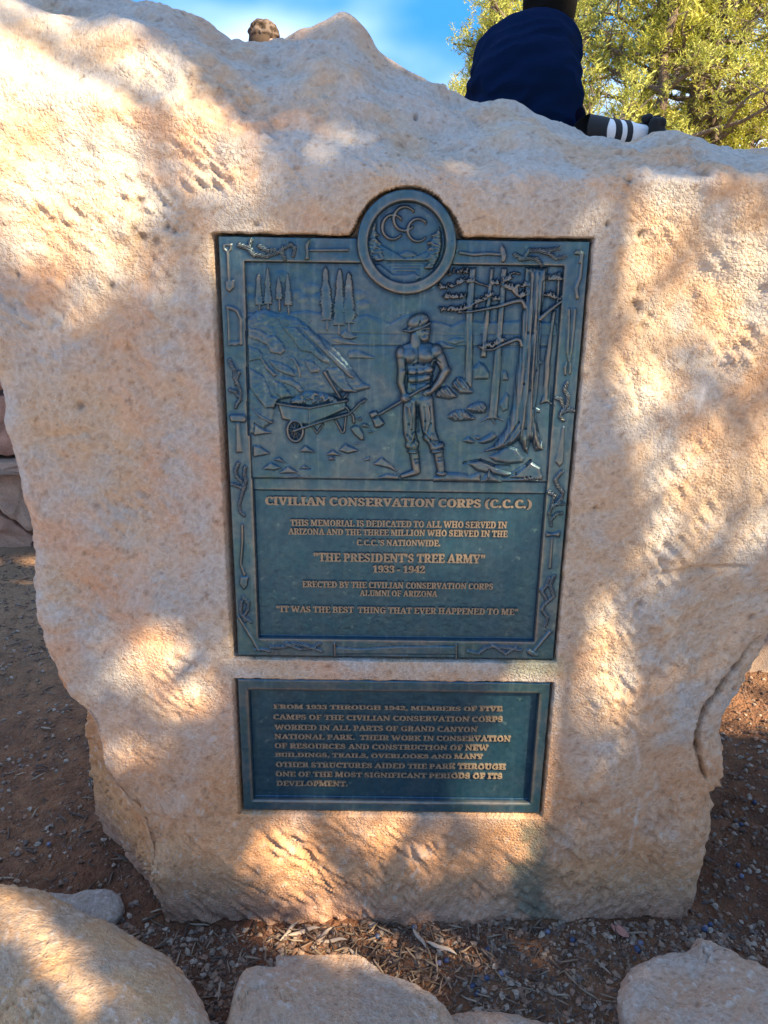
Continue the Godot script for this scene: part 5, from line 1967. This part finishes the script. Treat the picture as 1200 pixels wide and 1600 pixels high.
func shade_tree() -> void:
	# the big juniper behind the photographer that dapples the whole face
	gap([-524,572], 0.30, 0.26, 1.0, 20.0)
	gap([-487,544], 0.36, 0.34, 0.88)
	gap([471,189], 0.20, 0.34, 0.87)
	gap([11,-839], 0.46, 0.10, 0.9)
	gap([467,-355], 0.18, 0.16, 0.86)
	gap([-460,-466], 0.20, 0.12, 0.85, 35.0)
	gap([-36,589], 0.20, 0.06, 0.85, -20.0)
	gap([-377,668], 0.16, 0.10, 1.0, -25.0)
	gap([-591,423], 0.14, 0.14, 0.75)
	gap([-51,561], 0.035, 0.03, 0.9, -20.0)
	gap([-204,629], 0.03, 0.02, 0.8)
	gap([83,576], 0.09, 0.03, 0.9, -15.0)
	gap([166,531], 0.10, 0.03, 0.8, -20.0)
	gap([423,314], 0.17, 0.13, 1.0, -30.0)
	gap([470,-275], 0.13, 0.06, 0.8, 10.0)
	gap([355,252], 0.08, 0.10, 0.9)
	gap([535,413], 0.09, 0.05, 0.8, -20.0)
	gap([354,156], 0.075, 0.14, 1.0, -6.0)
	gap([430,167], 0.08, 0.12, 0.75, 0.0)
	gap([632,-73], 0.16, 0.13, 1.0, 35.0)
	gap([547,-223], 0.16, 0.085, 0.95, 20.0)
	gap([629,-288], 0.10, 0.06, 0.8)
	gap([392,-466], 0.10, 0.19, 1.0, -10.0)
	gap([507,-597], 0.06, 0.13, 0.7, -15.0)
	gap([236,-582], 0.10, 0.13, 1.0, -35.0)
	gap([648,-665], 0.03, 0.035, 0.9)
	gap([104,-815], 0.30, 0.095, 1.0, 6.0)
	gap([371,-657], 0.08, 0.12, 0.9)
	gap([517,324], 0.10, 0.10, 0.6)
	gap([485,79], 0.08, 0.08, 0.5)
	gap([490,-452], 0.07, 0.09, 0.8)
	gap([-206,-889], 0.20, 0.07, 1.0, 18.0)
	gap([319,-831], 0.06, 0.09, 0.8)
	gap([-432,-424], 0.12, 0.075, 1.0, 38.0)
	gap([-501,-509], 0.08, 0.05, 0.9, 30.0)
	gap([-350,-288], 0.03, 0.05, 0.6)
	gap([660,-1016], 0.03, 0.02, 0.8)
	# on the large plaque
	gap([116,-166], 0.10, 0.04, 0.95, 12.0)
	gap([35,-216], 0.09, 0.025, 0.75, 20.0)
	gap([200,-2], 0.08, 0.05, 0.75)
	gap([40,10], 0.05, 0.05, 0.7)
	gap([293,101], 0.03, 0.10, 0.8)
	# on the ground: bands in front of the slab, over the left rock, beside the boulder
	gap([-70, -1150], 0.34, 0.09, 1.0, 2.0)
	gap([120, -1145], 0.12, 0.05, 0.8)
	gap([-905, -1120], 0.075, 0.24, 1.0)
	gap([-180, -1210], 0.20, 0.03, 0.7)
	gap([480, -1230], 0.20, 0.04, 0.5)
	gap([2470, 110], 0.4, 0.16, 1.0, 20.0)
	gap([800, 1480], 0.5, 0.08, 1.0)
	gap([620, 1130], 0.45, 0.06, 1.0)
	gap([420, 760], 0.4, 0.04, 0.9)
	gap([2150, -80], 0.4, 0.18, 1.0)
	# speckles on the person
	gap([2700, 2750], 0.06, 0.03, 0.8)
	gap([2660, 2950], 0.02, 0.03, 0.9)
	var o := thing("juniper_tree", "old spreading juniper behind the photographer that shades the boulder", "tree")
	var s := SUN.normalized()
	var foot := Vector3(4.3, 0, 3.1)
	var st := begin()
	var mid := FACE + Vector3(0.5, 0.1, 0) + s * 5.4
	limb(st, foot + Vector3(0, -0.1, 0), foot.lerp(mid, 0.62) + Vector3(0.2, 0.3, 0), 0.24, 0.13, 0.06, Color(0.26, 0.20, 0.16), 10)
	part("trunk", st.commit(), M.bark, o)
	var wood := begin()
	var spots := []
	var ux := Vector3(0, 1, 0).cross(s).normalized()
	var uy := s.cross(ux)
	# clumps spread evenly through the crown, as seen from the boulder
	var clumps := []
	var tries := 0
	while clumps.size() < 9500 and tries < 40000:
		tries += 1
		var fx := rng.randf_range(-1.9, 3.8)
		var fy := rng.randf_range(-2.1, 3.9)
		var edge := pow(absf((fx - 0.95) / 2.9), 2.6) + pow(absf((fy - 0.9) / 3.0), 2.6)
		if edge > 1.0:
			continue
		var depth := 5.4 + rng.randfn() * 0.55 * sqrt(maxf(0.1, 1.0 - edge))
		clumps.append(FACE + Vector3(fx, fy, 0) + s * depth)
	for k in clumps.size():
		for m in 3:
			var q: Vector3 = clumps[k] + Vector3(rng.randfn(), rng.randfn(), rng.randfn()) * 0.025
			var at := q - FACE
			at -= s * (at.z / s.z)
			if rng.randf() >= open_to_sun(Vector2(at.x, at.y)):
				spots.append(q)
		if k % 240 == 0:
			limb(wood, foot.lerp(mid, rng.randf_range(0.35, 0.62)) + Vector3(0.1, 0.2, 0), clumps[k], 0.03, 0.006, 0.12, Color(0.3, 0.25, 0.2), 4)
	var w := part("branchwork", wood.commit(), M.bark, o)
	w.set_meta("kind", "stuff")
	foliage(o, spots, tuft_mesh(3, 16, 0.075, 0.012), [Vector3(0.10, 0.13, 0.035), Vector3(0.13, 0.16, 0.05), Vector3(0.08, 0.11, 0.035)], 0.8, 1.3)
